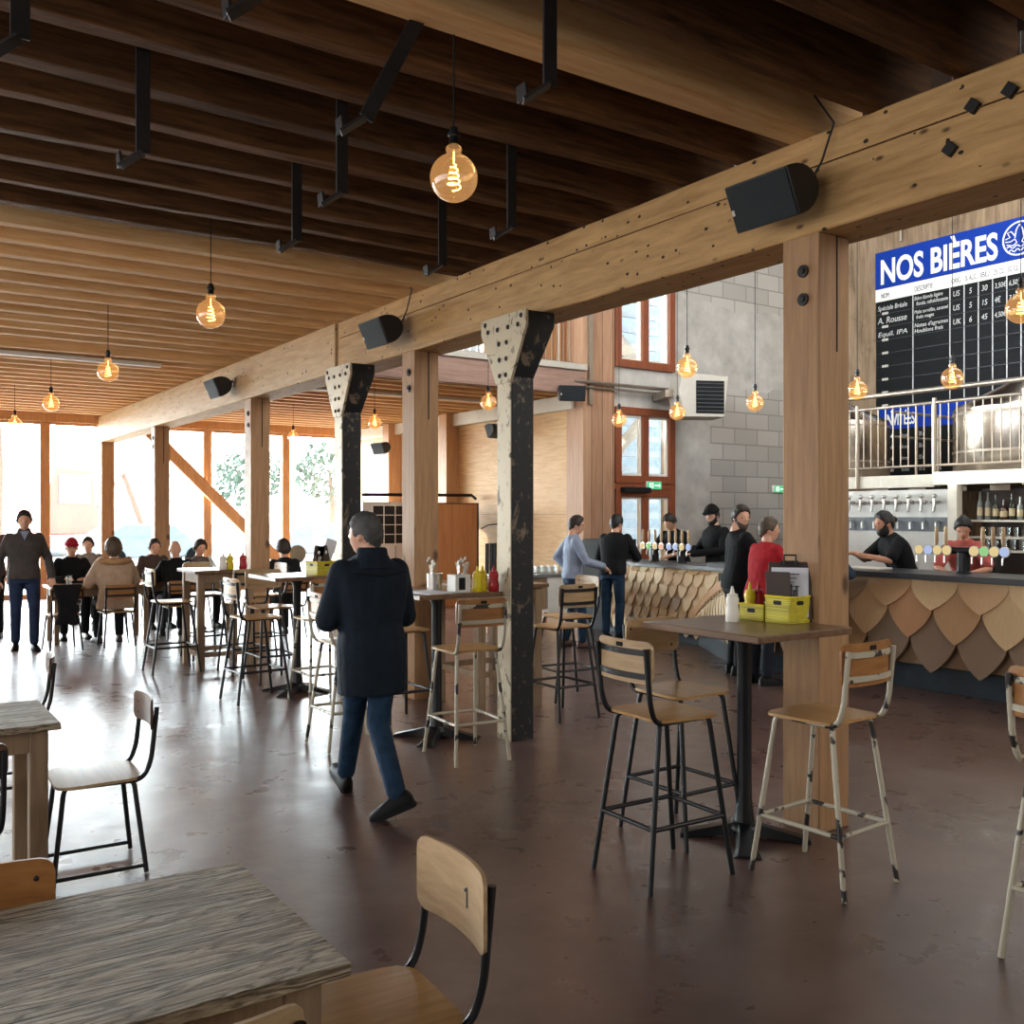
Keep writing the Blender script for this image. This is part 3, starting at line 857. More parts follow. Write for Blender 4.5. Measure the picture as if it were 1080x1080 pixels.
# bar tables on a cast pedestal
def bar_table(x, y, label, sx=.7, sy=.76):
    t = thing('bar_table', label, 'bar table', (x, y, 0), group='pedestal bar tables')
    MB().bb((-sx / 2, -sy / 2, 1.075), (sx / 2, sy / 2, 1.11)).build('table_top', M['darktop'], t, bevel=.004)
    MB().bb((-.2, -.2, 1.062), (.2, .2, 1.075)).build('top_plate', M['black'], t, bevel=.003)
    MB().lathe([(.055, .06), (.05, .12), (.04, .2), (.038, .35), (.038, 1.0), (.06, 1.062)], n=20).build('column', M['black'], t)
    b = MB()
    for a in range(4):
        m = Matrix.Rotation(R(45 + 90 * a), 3, 'Z')
        rings = []
        for d, hw, z0, z1 in ((.03, .055, .02, .09), (.12, .05, .015, .065), (.25, .06, .006, .035), (.33, .075, 0.0, .014)):
            rings.append([m @ Vector((d, -hw, z0)), m @ Vector((d, hw, z0)), m @ Vector((d, hw * .6, z1)), m @ Vector((d, -hw * .6, z1))])
        b.loft(rings)
    b.ell((0, 0, .05), (.085, .085, .05))
    b.build('base', M['black'], t, bevel=.004)
    return t
bar_table(3.84, 3.48, 'pedestal bar table carrying yellow crates beside the thick post', .70, .80)
bar_table(3.65, 6.36, 'pedestal bar table with cutlery and sauce bottles beside the iron column', .70, .74)
bar_table(3.50, 8.76, 'pedestal bar table carrying one yellow crate, left of the walking man', .70, .72)
def wood_table(name, x0, x1, y0, y1, z, label, cat, top, leg, lw=.07, rail=None, th=.035, group=None):
    cx, cy = (x0 + x1) / 2, (y0 + y1) / 2
    t = thing(name, label, cat, (cx, cy, 0), group=group)
    a, b = (x1 - x0) / 2, (y1 - y0) / 2
    o = MB().bb((-a, -b, z - th), (a, b, z)).build('table_top', top, t, bevel=.005)
    i = .045
    m = MB()
    for s in (-1, 1):
        m.bb((-a + i + lw, s * (b - i - .02) - .011, z - th - .1), (a - i - lw, s * (b - i - .02) + .011, z - th))
        m.bb((s * (a - i - .02) - .011, -b + i + lw, z - th - .1), (s * (a - i - .02) + .011, b - i - lw, z - th))
    m.build('apron', leg, t, bevel=.002)
    for sx in (-1, 1):
        for sy in (-1, 1):
            MB().box((sx * (a - i - lw / 2), sy * (b - i - lw / 2), (z - th) / 2), (lw, lw, z - th)).build('leg', leg, t, bevel=.005)
    if rail:
        m = MB()
        for s in (-1, 1):
            m.bb((-a + i + lw, s * (b - i - lw / 2) - .015, rail), (a - i - lw, s * (b - i - lw / 2) + .015, rail + .05))
            m.bb((s * (a - i - lw / 2) - .015, -b + i + lw, rail), (s * (a - i - lw / 2) + .015, b - i - lw, rail + .05))
        m.build('rail', leg, t, bevel=.003)
    return t
wood_table('high_table', 3.02, 3.72, 10.42, 11.12, 1.08, 'tall square wooden table with sauce bottles in front of a post', 'high table', M['darktop'], M['legwood'], .075, .14)
wood_table('high_table', 4.30, 5.05, 6.82, 7.66, 1.08, 'tall wooden table behind the riveted iron column', 'high table', M['darktop'], M['legwood'], .075, .3)
wood_table('dining_table', -.75, .85, 1.83, 2.535, .76, 'weathered grey plank table in the bottom left corner', 'table', M['weathered'], M['legwood'], .08, None, .03)
wood_table('dining_table', -.55, .765, 4.66, 5.32, .76, 'weathered table cut by the left edge, behind the foreground table', 'table', M['weathered'], M['legwood'], .075, None, .03)
wood_table('dining_table', 2.1, 3.35, 13.5, 14.2, .75, 'wooden table of the person in the red cap', 'table', M['ply_warm'], M['legwood'], .06)
wood_table('dining_table', 3.3, 4.6, 13.9, 14.6, .75, 'wooden table in front of the bald diner by the windows', 'table', M['ply_warm'], M['legwood'], .06)
wood_table('dining_table', 4.7, 5.9, 13.1, 13.8, .75, 'wooden table of the dark-haired diner seen between the posts', 'table', M['ply_warm'], M['legwood'], .06)
# low chairs
cb, br1 = make_seat('school_chair', 'x', 'chair', .455, .80, M['black'], M['ply_seat'], M['ply'], 0, .19, .2, .0115, False, 'school chairs', .2)
br1.name = 'backrest'
# painted number on the front face of one backrest
def text(s, size, mat, parent=None, name='lettering', extrude=.0008, loc=(0, 0, 0), rot=(0, 0, 0), xs=1.0, bold=0.0, align='LEFT', shear=0):
    c = bpy.data.curves.new(name, 'FONT'); c.body = s; c.size = size; c.extrude = extrude; c.offset = bold; c.align_x = align; c.shear = shear
    c.resolution_u = 4
    tmp = bpy.data.objects.new(name, c); COL.objects.link(tmp)
    bpy.context.view_layer.update()
    me = bpy.data.meshes.new_from_object(tmp.evaluated_get(bpy.context.evaluated_depsgraph_get()))
    bpy.data.objects.remove(tmp)
    me.materials.clear(); me.materials.append(mat)
    o = bpy.data.objects.new(name, me); COL.objects.link(o)
    o.location = loc; o.rotation_euler = rot; o.scale = (xs, 1, 1)
    if parent: o.parent = parent
    return o
chairs = [
 (1.06, 2.18, 86, 'b', 'black framed school chair with pale back numbered 1 at the end of the foreground table'),
 (.50, 1.90, -3, 'b', 'wooden backed chair with a steel bolt at the bottom edge, tucked under the foreground table'),
 (.24, 2.50, 180, 'w', 'orange wooden backed chair on the far side of the foreground table'),
 (.95, 4.92, 88, 'd', 'dark framed chair standing sideways at the end of the left table'),
 (.80, 6.70, 84, 'd', 'dark framed chair whose small back shows behind the left table'),
 (.30, 4.42, 2, 'd', 'black chair cut by the left edge, on the near side of the left table'),
 (2.80, 13.10, 0, 'w', 'wooden chair the woman in the fur-hooded parka sits on'),
 (2.16, 13.08, 4, 'w', 'wooden chair with a black jacket hung over its back'),
 (2.52, 14.62, 180, 'w', 'chair of the person in the red cap'),
 (3.66, 13.42, 0, 'w', 'chair of the bald diner by the windows'),
 (4.95, 12.72, 0, 'w', 'chair of the dark-haired diner between the posts'),
 (3.05, 14.7, 180, 'w', 'empty chair on the far side of the table, behind the parka'),
]
cw, _ = make_seat('school_chair', 'x', 'chair', .455, .80, M['black'], M['ply_seat'], M['ply_warm'], 0, .19, .2, .0115, True, 'school chairs', .17)
cdk, _ = make_seat('school_chair', 'x', 'chair', .455, .80, M['black'], M['ply'], M['ply_dark'], 0, .19, .2, .0115, False, 'school chairs', .14, True)
used = set(); first = {'b': cb, 'w': cw, 'd': cdk}; placed = []
for x, y, rz, k, l in chairs:
    o = first[k] if k not in used else dup(first[k])
    used.add(k); placed.append(place(o, x, y, rz, l, 'school chairs'))
br1 = [c for c in cb.children if c.name.startswith('backrest')][0]
for c in list(br1.children): bpy.data.objects.remove(c)
MB().prism([(.004, -.026), (.004, .026), (-.003, .026), (-.016, .017), (-.013, .011), (-.004, .016), (-.004, -.026)], -.2445, -.2428, lambda a, b, h: (-.055 - a, h, .70 + b)).build('painted_number', M['blackink'], br1, smooth=0)
# jacket over a chair
c = placed[7]
tag(MB().loft([[Vector((2.175 + a * .13 * (1 + .25 * math.sin(z * 9)), 12.83 + b * (.05 + .015 * math.sin(z * 14 + a)), z)) for a, b in ((-1, -1), (1, -1), (1.05, 0), (1, 1), (-1, 1), (-1.05, 0))] for z in (.34, .42, .5, .58, .66, .74, .79, .83)]).build('jacket', cloth('black_jacket_cloth', '#141416'), bevel=.02), 'black jacket hung over the back of a chair in the dining area', 'jacket')

# ---------------- hanging bulbs ----------------
def make_bulb():
    t = thing('pendant_lamp', 'x', 'pendant lamp')
    r = .1
    MB().tube([(0, 0, .2), (0, 0, 1.2)], .0035, 6).build('cord', M['black_matte'], t)
    MB().lathe([(.004, .215), (.017, .21), (.019, .19), (.026, .187), (.026, .175), (.02, .17), (.02, .135), (.023, .13), (.002, .128)], n=16).build('socket', M['black'], t)
    prof = [(.018, .14), (.032, .128), (.034, .115), (.028, .1)]
    for i in range(1, 19):
        a = R(72) - R(162) * i / 18
        prof.append((r * math.cos(a), r * math.sin(a)))
    m = MB(); rings = []
    for rr, z in prof: rings.append([Vector((max(rr, .001) * math.cos(2 * math.pi * k / 28), max(rr, .001) * math.sin(2 * math.pi * k / 28), z)) for k in range(28)])
    m.loft(rings, caps=False)
    g = m.build('globe', M['amber'], t, smooth=180)
    pts = [(0, 0, .11), (0, 0, .06)]
    for i in range(70):
        f = i / 69; a = f * 2 * math.pi * 4.2
        rr = .012 + .018 * f
        pts.append((rr * math.cos(a), rr * math.sin(a), .055 - .1 * f))
    MB().tube(pts, .0028, 6).build('filament', M['filament'], g)
    return t
bulb0 = make_bulb()
bulbs = []
for i, l in enumerate(('big globe bulb hanging closest, in front of the dark joists', 'globe bulb below the first pale joists, second in the left row', 'globe bulb over the dining area, third in the left row', 'globe bulb above the man in the grey sweater, fourth in the left row',
                       'globe bulb at the left window mullion, fifth in the left row', 'last globe bulb of the left row, cut by the left edge')):
    bulbs.append((2.08, (3.48, 6.8, 10.1, 13.4, 16.7, 20.0)[i], 3.09, (WZ, 4.06, 3.98, 3.98, 3.98, 3.98)[i], l))
for y, zt, l in ((3.5, 8.4, 'globe bulb cut off by the right edge in front of the chalkboard'), (6.7, 8.4, 'large globe bulb hanging just right of the reddish window'), (10.2, 8.4, 'globe bulb almost hidden behind the iron column'),
                 (13.4, 3.98, 'globe bulb under the gallery, left of the timber post'), (16.7, 3.98, 'pale globe bulb in front of the end glazing beside the diagonal brace')):
    bulbs.append((6.6, y, 3.09, zt, l))
for y, l in ((9.85, 'globe bulb in front of the brown cladding at the reddish window edge'), (8.75, 'globe bulb in front of the pale heater unit'), (7.5, 'globe bulb against the bare concrete wall'), (6.15, 'globe bulb right of the thick post, over the railing'), (5.12, 'globe bulb in front of the chalkboard grid')):
    bulbs.append((8.45, y, 2.95, 8.4, l))
for i, (x, y, z, zt, l) in enumerate(bulbs):
    o = bulb0 if i == 0 else dup(bulb0)
    o.location = (x, y, z); o.rotation_euler.z = i * .7; o['label'] = l; o['group'] = 'globe pendant bulbs'
    for c in o.children:
        if c.name.startswith('cord'):
            L = zt - z - .2; c.scale = (1, 1, L); c.location = (0, 0, .2 - .2 * L)

# ---------------- speakers and wall units ----------------
GRILLE = plain('speaker_grille', '#202426', .75, 0, .1, .2, bump=.4, bscale=420)
def speaker(loc, rz, tilt, label, L=.42, s=1.0):
    t = thing('speaker', label, 'loudspeaker', loc, 0, 'black hall loudspeakers')
    t.rotation_euler = (0, R(tilt), R(rz))
    h = .125 * s; d = .21 * s
    prof = [(0, -h), (0, h)] + [(d * math.sin(R(a)) * 1.0, h * math.cos(R(a))) for a in (15, 35, 55, 75, 90, 105, 125, 145, 165)]
    prof = [(-.0, -h), (-.0, h)] + [(.04 + (d - .04) * math.sin(R(a)), h * math.cos(R(a))) for a in range(0, 181, 15)]
    MB().prism(prof, -L / 2, L / 2, lambda a, b, hh: (a, hh, b)).build('cabinet', M['speaker'], t, bevel=.006, smooth=50)
    MB().bb((-.008, -L / 2 + .008, -h + .008), (0, L / 2 - .008, h - .008)).build('grille', GRILLE, t, bevel=.003)
    MB().bb((-.0095, L / 2 - .03, -.03), (-.008, L / 2 - .012, .0)).build('badge', M['acgrey'], t)
    MB().tube([(d - .02, 0, 0), (d + .09, 0, .0)], .018).build('bracket', M['black'], t)
    return t
speaker((3.9, 3.42, 3.31), 0, -24, 'largest black loudspeaker, on the beam above the thick post')
speaker((3.9, 7.95, 3.32), 0, -24, 'black loudspeaker on the beam by the joint, above the timber post')
speaker((3.9, 12.7, 3.33), 0, -24, 'small black loudspeaker on the newer pale beam')
speaker((9.48, 19.1, 3.12), 10, -22, 'grey-lit loudspeaker on the timber side wall under the gallery')
speaker((9.5, 12.2, 3.62), 65, -8, 'black loudspeaker on the end of the gallery fascia')
speaker((9.72, 14.9, 3.2), -80, -22, 'loudspeaker half hidden behind the riveted iron column', .3)
for x, y, z, l in ((4.19, 3.3, 3.4, 'thin black cable looping up from the largest loudspeaker'), (4.19, 7.85, 3.42, 'thin black cable above the loudspeaker by the beam joint')):
    tag(MB().tube([(x - .06, y, z), (x - .03, y - .06, z + .12), (x - .012, y - .12, z + .3), (x - .08, y - .05, z + .45), (x - .05, y, z + .62)], .006, 6).build('speaker_cable', M['black']), l, 'cable')
t = thing('heater_unit', 'pale angular heater with dark louvred grille on the concrete wall', 'heater', (11.75, 11.7, 3.72), -25)
MB().prism([(-.35, .32), (.45, .26), (.38, -.42), (-.3, -.42), (-.42, 0)], -.3, .3, lambda a, b, h: (a, h, b)).build('casing', M['acgrey'], t, bevel=.015)
gr = MB().bb((-.12, -.315, -.36), (.36, -.3, .18)).build('grille', M['black_matte'], t)
m = MB()
for i in range(8): m.box((.12, -.32, -.32 + i * .065), (.46, .03, .008), Matrix.Rotation(R(30), 3, 'X'))
m.build('louvre', M['greypanel'], gr)
MB().bb((-.55, .0, -.06), (-.4, .72, .06)).build('bracket', M['railsteel'], t)
# exit signs
def exitsign(loc, rz, label):
    t = thing('exit_sign', label, 'exit sign', loc, rz)
    MB().bb((-.17, -.02, -.07), (.17, .03, .07)).build('box', M['signwhite'], t, bevel=.006)
    f = MB().bb((-.16, -.026, -.062), (.16, -.02, .062)).build('face', M['exitgreen'], t)
    MB().bb((-.12, -.03, -.045), (-.03, -.026, .045)).bb((.0, -.03, -.012), (.1, -.03 + .004, .012)).prism([(.1, -.04), (.14, 0), (.1, .04)], -.03, -.026, lambda a, b, h: (a, h, b)).build('pictogram', M['exitwhite'], f)
    r = MB().ell((-.075, -.031, .03), (.01, .003, .01), 8, 5).bar((-.078, -.031, .02), (-.07, -.031, -.012), .003, .018, (1, 0, 0)).bar((-.07, -.031, -.01), (-.05, -.031, -.035), .003, .01, (1, 0, 0)).bar((-.075, -.031, -.01), (-.1, -.031, -.03), .003, .01, (1, 0, 0)).build('running_figure', M['exitgreen'], f)
    return t
exitsign((11.5, 12.488, 2.19), 0, 'green lit exit sign over the reddish door')
exitsign((14.85, 12.57, 2.18), 0, 'green lit exit sign on the dark wall beside the thick post')
tag(MB().bb((10.75, 12.38, 2.06), (11.35, 12.5, 2.15)).build('door_closer', M['black_matte'], bevel=.01), 'dark bar above the door beside the green exit sign', 'door closer')
# ---------------- bar counter ----------------
rnd = random.Random(11)
def shield(m, x0, y, zb, wd, h, zmax, out0, out1, th, sharp, nrm=(-1, 0), along=(0, 1), t=None):
    """one shingle hung on the plane through x0; nrm points to the room"""
    h = min(h, zmax - zb)
    if h < .05: return
    pr = []
    n = 8
    for i in range(n + 1):
        f = i / n
        if sharp: hw = (1 - f) ** .8 if f > .45 else 1.0
        if sharp:
            b = h * .58 if h > .3 else h * .9
            hw = (math.cos(f * math.pi / 2)) ** .85
        else:
            b = h * .52
            hw = max(1 - f ** 1.8, 0) ** .62
        pr.append((hw * wd / 2, b * (1 - f)))
    left = [(-a, z) for a, z in reversed(pr)]
    poly = [(-wd / 2, h)] + [(-a, z) for a, z in pr] + [(a, z) for a, z in reversed(pr[:-1])] + [(wd / 2, h)]
    m.tin(rnd.random() if t is None else t)
    tiltk = rnd.uniform(-.004, .004)
    def fn(a, z, k):
        o = out1 + (out0 - out1) * (z / h) + k + a * tiltk * 2
        return (x0 + nrm[0] * o + along[0] * (y + a), along[1] * (y + a) + nrm[1] * o, zb + z)
    m.prism(poly, 0, th, fn)
t = thing('bar_counter', 'long bar counter clad in fish-scale wooden shingles', 'bar counter', (0, 0, 0))
MB().bb((9.08, 8.0, 0), (9.6, 10.75, .97)).bb((8.55, 1.2, 0), (9.1, 7.0, 1.06)).bb((8.7, 6.6, 0), (9.6, 8.3, .97)).build('core', M['plinth'], t)
MB().bb((8.98, 8.25, .97), (9.7, 10.78, 1.025)).build('worktop', M['counter_grey'], t, bevel=.004)
MB().bb((8.41, 1.2, 1.06), (9.16, 8.2, 1.115)).build('worktop', M['counter_dark'], t, bevel=.004)
MB().bb((8.525, 1.2, 0), (8.6, 6.4, .23)).bb((9.0, 8.4, 0), (9.1, 10.75, .2)).build('plinth', M['plinth'], t)
m = MB()
rowh = .165
for r in range(6):
    zb = .085 + r * rowh
    n = 15; y = 7.9 + (.1 if r % 2 else 0)
    while y < 10.75:
        wd = .155 + .06 * (10.75 - y) / 2.8 + rnd.uniform(-.012, .012)
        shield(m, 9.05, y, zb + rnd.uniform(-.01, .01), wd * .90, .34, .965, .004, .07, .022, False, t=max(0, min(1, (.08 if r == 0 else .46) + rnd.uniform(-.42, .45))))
        y += wd
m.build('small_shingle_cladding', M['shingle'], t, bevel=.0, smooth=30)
m = MB().tin(.06).bb((8.53, 1.0, .235), (8.548, 6.4, .95))
rowh = .30
for r in range(3):
    zb = .185 + r * rowh
    y = 1.0 + (.24 if r % 2 else 0)
    while y < 6.5:
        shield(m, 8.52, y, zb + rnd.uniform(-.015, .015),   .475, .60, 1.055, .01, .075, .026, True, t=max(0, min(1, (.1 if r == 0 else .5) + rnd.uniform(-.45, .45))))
        y += .48
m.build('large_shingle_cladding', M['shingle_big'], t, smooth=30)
# swelling between the two claddings: curved ribs under an arched rim
plan = [(9.0, 8.96), (8.72, 8.52), (8.42, 8.05), (8.18, 7.66), (8.02, 7.35), (7.96, 7.0), (8.1, 6.6), (8.35, 6.25)]
def on_plan(u):
    f = u * (len(plan) - 1); i = min(int(f), len(plan) - 2); f -= i
    return Vector((plan[i][0] * (1 - f) + plan[i + 1][0] * f, plan[i][1] * (1 - f) + plan[i + 1][1] * f, 0))
def plan_n(u):
    d = (on_plan(min(u + .02, 1)) - on_plan(max(u - .02, 0))).normalized()
    return Vector((d.y, -d.x, 0)) if d.y < 0 else Vector((-d.y, d.x, 0))
zt = lambda u: .36 + .66 * math.sin(min(u / .72, 1) * math.pi / 2) ** .8
back = MB(); rings = []
for i in range(25):
    u = i / 24; p = on_plan(u); nn = plan_n(u)
    rings.append([p + nn * (-.02) + Vector((0, 0, .2)), p - nn * .02 + Vector((0, 0, zt(u))), p - nn * .1 + Vector((0, 0, zt(u))), p - nn * .1 + Vector((0, 0, .2))])
back.loft(rings).build('swelling_core', M['shingle_dark'] if 'shingle_dark' in M else M['clipbrown'], t)
m = MB(); nr = 24
for i in range(nr):
    u = .04 + .92 * i / nr; p = on_plan(u); nn = plan_n(u)
    z1 = zt(u) - .16; z0 = .24 + rnd.uniform(-.02, .01)
    m.tin(.5 + rnd.uniform(-.12, .2))
    pts = []
    for k in range(9):
        f = k / 8
        o = .02 + .07 * math.sin(math.pi * (.15 + .85 * f)) + .05 * (1 - f)
        pts.append(p + nn * o + Vector((0, 0, z1 + (z0 - z1) * f)))
    tg = Vector((-nn.y, nn.x, 0))
    rr = []
    for k, q in enumerate(pts):
        hw = .032 if k < 7 else (.024 if k == 7 else .004)
        rr.append([q - tg * hw, q + tg * hw, q + tg * hw - nn * .03, q - tg * hw - nn * .03])
    m.loft(rr)
    for k in range(3):
        q0 = p + nn * (.03) + Vector((0, 0, zt(u) - .05 - .05 * k)); 
        m.tin(.3 + .4 * (k % 2))
        m.bar(q0 - tg * .035 + Vector((0, 0, -.022)), q0 + tg * .03 + Vector((0, 0, .02)), .028, .02, nn)
m.build('curved_rib_cladding', M['shingle'], t, smooth=40)
m = MB()
for i in range(24):
    u0, u1 = i / 24, (i + 1.02) / 24
    if u1 > 1: u1 = 1
    a = on_plan(u0) + plan_n(u0) * .03 + Vector((0, 0, zt(u0))); b = on_plan(u1) + plan_n(u1) * .03 + Vector((0, 0, zt(u1)))
    m.bar(a, b, .09, .03, plan_n(u0))
m.build('arched_rim', M['mullion'], t)
MB().prism([(8.99, 9.0), (8.4, 8.08), (8.02, 7.38), (7.99, 7.0), (8.4, 6.2), (8.8, 6.2), (9.1, 8.9)], 0, .22, lambda a, b, h: (a + .06, b, h)).build('swelling_plinth', M['plinth'], t)
tag(MB().bb((9.02, 10.8, 0), (9.6, 11.35, 1.32)).build('black_cabinet', M['black_matte'], bevel=.006), 'black cabinet at the far end of the shingled counter', 'cabinet')
# beer taps
def tower(y0, x, z, cols, handles, label, pitch, sz=1.0):
    n = len(cols)
    t = thing('beer_tap_tower', label, 'beer tap', (x, y0, z), group='beer tap towers on the counter')
    L = pitch * (n - 1)
    MB().lathe([(.075, 0), (.075, .012), (.06, .02), (.06, .2), (.075, .21)], n=18).build('column', M['black'], t, bevel=.002)
    MB().tube([(0, -L / 2 - .06, .22), (0, L / 2 + .06, .22)], .035, 12).build('crossbar', M['black'], t)
    for i, c in enumerate(cols):
        yy = L / 2 - i * pitch
        if n == 8 and i >= 4: yy -= .09
        if n == 8 and i < 4: yy += .09
        bd = MB().lathe([(.046 * sz, 0), (.05 * sz, .004), (.05 * sz, .022), (.002, .023)], (-.035, yy, .22), 20, Matrix.Rotation(R(-90), 3, 'Y')).build('badge_housing', M['steel'], t)
        f = MB().lathe([(.001, 0), (.045 * sz, 0), (.045 * sz, .003), (.001, .0032)], (-.058, yy, .22), 20, Matrix.Rotation(R(-90), 3, 'Y')).build('lit_badge', M[c], bd)
        if i in handles:
            MB().lathe([(.008, .25), (.013, .27), (.02, .33), (.017, .43), (.012, .45), (.001, .452)], (-.02, yy + (.03), 0), 10).build('wooden_handle', M['ply'], t)
        MB().tube([(-.03, yy, .19), (-.09, yy, .16), (-.09, yy, .10)], .008, 8).build('spout', M['steel'], t)
    return t
tower(5.25, 8.85, 1.115, ['b_yellow', 'b_blue', 'b_yellow', 'b_yellow', 'b_yellow', 'b_green', 'b_yellow', 'b_blue'], (3, 2, 5, 6, 7), 'tap tower with eight round lit badges in front of the bartender in pink', .098)
tower(10.08, 9.3, 1.025, ['b_yellow', 'b_green', 'b_yellow', 'b_pink'], (0, 1, 2, 3), 'tap tower beside the man in the black sweater, with green and peach badges', .125)
tower(9.55, 9.3, 1.025, ['b_blue', 'b_blue', 'b_yellow', 'b_blue'], (0, 1, 2, 3), 'tap tower in front of the bowed bartender, with mostly pale blue badges', .125)
tag(MB().lathe([(.1, 0), (.13, .02), (.13, .035), (.11, .03)], (9.25, 8.75, 1.025), 20).build('serving_tray', M['steel']), 'small steel tray on the counter by the capped bartender', 'tray')
tag(MB().bb((8.62, 6.05, 1.115), (8.9, 6.5, 1.135)).build('bar_mat', M['whiteplastic'], bevel=.006), 'pale mat on the counter under the bearded bartender', 'mat')
# ---------------- back bar ----------------
t = thing('tap_wall', 'white wall panel with a row of eight chrome taps behind the bearded bartender', 'tap wall', (11.2, 7.5, 0))
MB().bb((0, -.68, .9), (.06, .95, 2.0)).build('panel', M['whitepanel'], t, bevel=.004)
MB().bb((-.012, -.68, 1.47), (0, .95, 1.65)).build('grey_band', M['greypanel'], t)
for i in range(8):
    y = .72 - i * .178
    m = MB().tube([(0, y, 1.84), (-.08, y, 1.84)], .028, 10).tube([(-.08, y, 1.88), (-.08, y, 1.80), (-.1, y, 1.72)], .017, 8).ell((-.08, y, 1.915), (.03, .03, .03), 10, 7).tube([(-.07, y - .06, 1.84), (-.07, y + .06, 1.84)], .016, 8)
    m.build('chrome_tap', M['steel'], t)
    MB().tube([(-.02, y, 1.60), (-.05, y, 1.58), (-.05, y, 1.5)], .012, 8).build('small_tap', M['steel'], t)
MB().bb((-.25, -.68, .86), (0.3, .95, .9)).build('drip_shelf', M['counter_grey'], t)
tag(MB().bb((11.0, 4.2, 0), (11.6, 6.6, .88)).build('back_counter', M['greypanel'], bevel=.006), 'grey back counter below the bottle shelves', 'counter')
tag(MB().bb((11.16, 6.62, 0), (11.6, 8.8, .85)).build('back_counter', M['greypanel'], bevel=.006), 'grey back counter below the white tap panel', 'counter')
t = thing('bottle_shelf', 'wall shelves of bottles and glasses behind the bartender in pink', 'shelf', (11.2, 5.6, 0))
MB().bb((.3, -1.4, .88), (.34, .98, 2.0)).build('back_panel', M['clipbrown'], t)
for z in (1.26, 1.42, 1.62):
    MB().bb((0, -1.4, z - .025), (.3, .98, z)).build('shelf', M['creamsteel'], t, bevel=.003)
tag(MB().bb((11.02, 6.62, 0), (11.14, 6.74, 2.05)).build('steel_column', M['creamsteel'], bevel=.004), 'white steel column beside the bottle shelves', 'column')
rb = random.Random(4)
bl = ['tall pale bottle nearest the white column on the top shelf', 'second pale bottle from the white column', 'dark bottle third from the white column', 'short stout bottle with a cream label', 'dark slim bottle next to the stout one', 'clear bottle in the middle of the top shelf', 'clear short bottle right of the middle', 'large dark bottle with a big yellow label', 'dark bottle just right of the yellow-labelled one', 'green bottle with a cream label', 'round brown bottle near the picture edge', 'last bottle of the top shelf before the picture edge']
for i, l in enumerate(bl):
    y = 6.5 - i * .098; h = [.34, .33, .30, .24, .31, .27, .22, .35, .34, .33, .25, .3][i]; r = [.032, .032, .036, .042, .034, .035, .042, .045, .04, .038, .045, .036][i]
    mt = M[['bottle_c', 'bottle_c', 'bottle_g', 'bottle_b', 'bottle_g', 'bottle_c', 'bottle_c', 'bottle_g', 'bottle_g', 'bottle_g', 'bottle_b', 'bottle_b'][i]]
    t = thing('bottle', l, 'bottle', (11.32, y, 1.62), group='bottles on the top shelf behind the bar')
    MB().lathe([(r * .9, 0), (r, .01), (r, h * .55), (r * .8, h * .64), (r * .36, h * .72), (r * .34, h * .94), (r * .42, h * .95), (r * .42, h), (.001, h)], n=14).build('body', mt, t)
    MB().lathe([(r * 1.02, h * .15), (r * 1.02, h * .45)], n=14).build('paper_label', M['labelpaper'], t)
for i in range(12):
    y = 6.45 - i * .1
    o = MB().lathe([(.03, 0), (.036, .11), (.033, .11), (.027, .01)], (0, 0, 0), 12).build('glass', M['clear']) if i == 0 else dup(g0)
    if i == 0: g0 = o
    o.location = (11.3, y, 1.42)
    tag(o, 'upturned clear tumbler in the row on the middle shelf behind the bartender in pink', 'glass', 'tumblers on the middle back-bar shelf')
for i in range(11):
    o = dup(g0); o.location = (11.3, 6.4 - i * .105, 1.26); o.scale = (1.05, 1.05, 1.25)
    tag(o, 'clear beer glass in the row on the lowest shelf behind the bartender in pink', 'glass', 'beer glasses on the lowest back-bar shelf')
# ---------------- platform, railing, tanks ----------------
t = thing('steel_platform', 'cream steel platform carrying the brewing tanks above the back bar', 'platform', (11.2, 6, 0))
MB().bb((.1, -4, 2.1), (4.05, 3.2, 2.18)).build('deck', M['railsteel'], t)
MB().bb((-.02, 1.0, 2.03), (.1, 3.2, 2.19)).build('edge_beam', M['creamsteel'], t, bevel=.006)
MB().bb((-.12, -4, 2.05), (.1, .98, 2.21)).build('edge_beam', M['creamsteel'], t, bevel=.006)
m = MB()
for i in range(8): m.bb((-.05 + .3, -2 + i * .55, 1.98), (.9, -1.75 + i * .55, 2.1))
m.build('soffit_lamps', M['railsteel'], t)
t = thing('platform_railing', 'steel railing with slim bars around the tank platform', 'railing', (11.2, 6, 0))
for y in (3.1, 2.12, 1.0, -.12, -1.3, -2.4):
    MB().tube([(-.04, y, 2.03), (-.04, y, 3.14)], .028, 10).build('post', M['railsteel'], t)
MB().tube([(-.09, -4, 3.24), (-.09, 3.2, 3.24)], .03, 12).build('handrail', M['railsteel'], t)
MB().tube([(-.04, -4, 3.08), (-.04, 3.15, 3.08)], .02, 10).build('mid_rail', M['railsteel'], t)
MB().tube([(-.04, -4, 2.3), (-.04, 3.15, 2.3)], .016, 10).build('bottom_rail', M['railsteel'], t)
for i in range(50):
    MB().tube([(-.04, -2.6 + .11 * i, 2.3), (-.04, -2.6 + .11 * i, 3.08)], .0085, 6).build('bar', M['railsteel'], t)
m = MB().tube([(-.04, 1.6, 3.02), (1.6, 1.6, 3.02)], .018).tube([(-.04, 1.6, 2.7), (1.6, 1.6, 2.7)], .014)
for a in (.5, 1.0, 1.6): m.tube([(a, 1.6, 2.18), (a, 1.6, 3.02)], .018)
m.build('inner_rail', M['railsteel'], t)
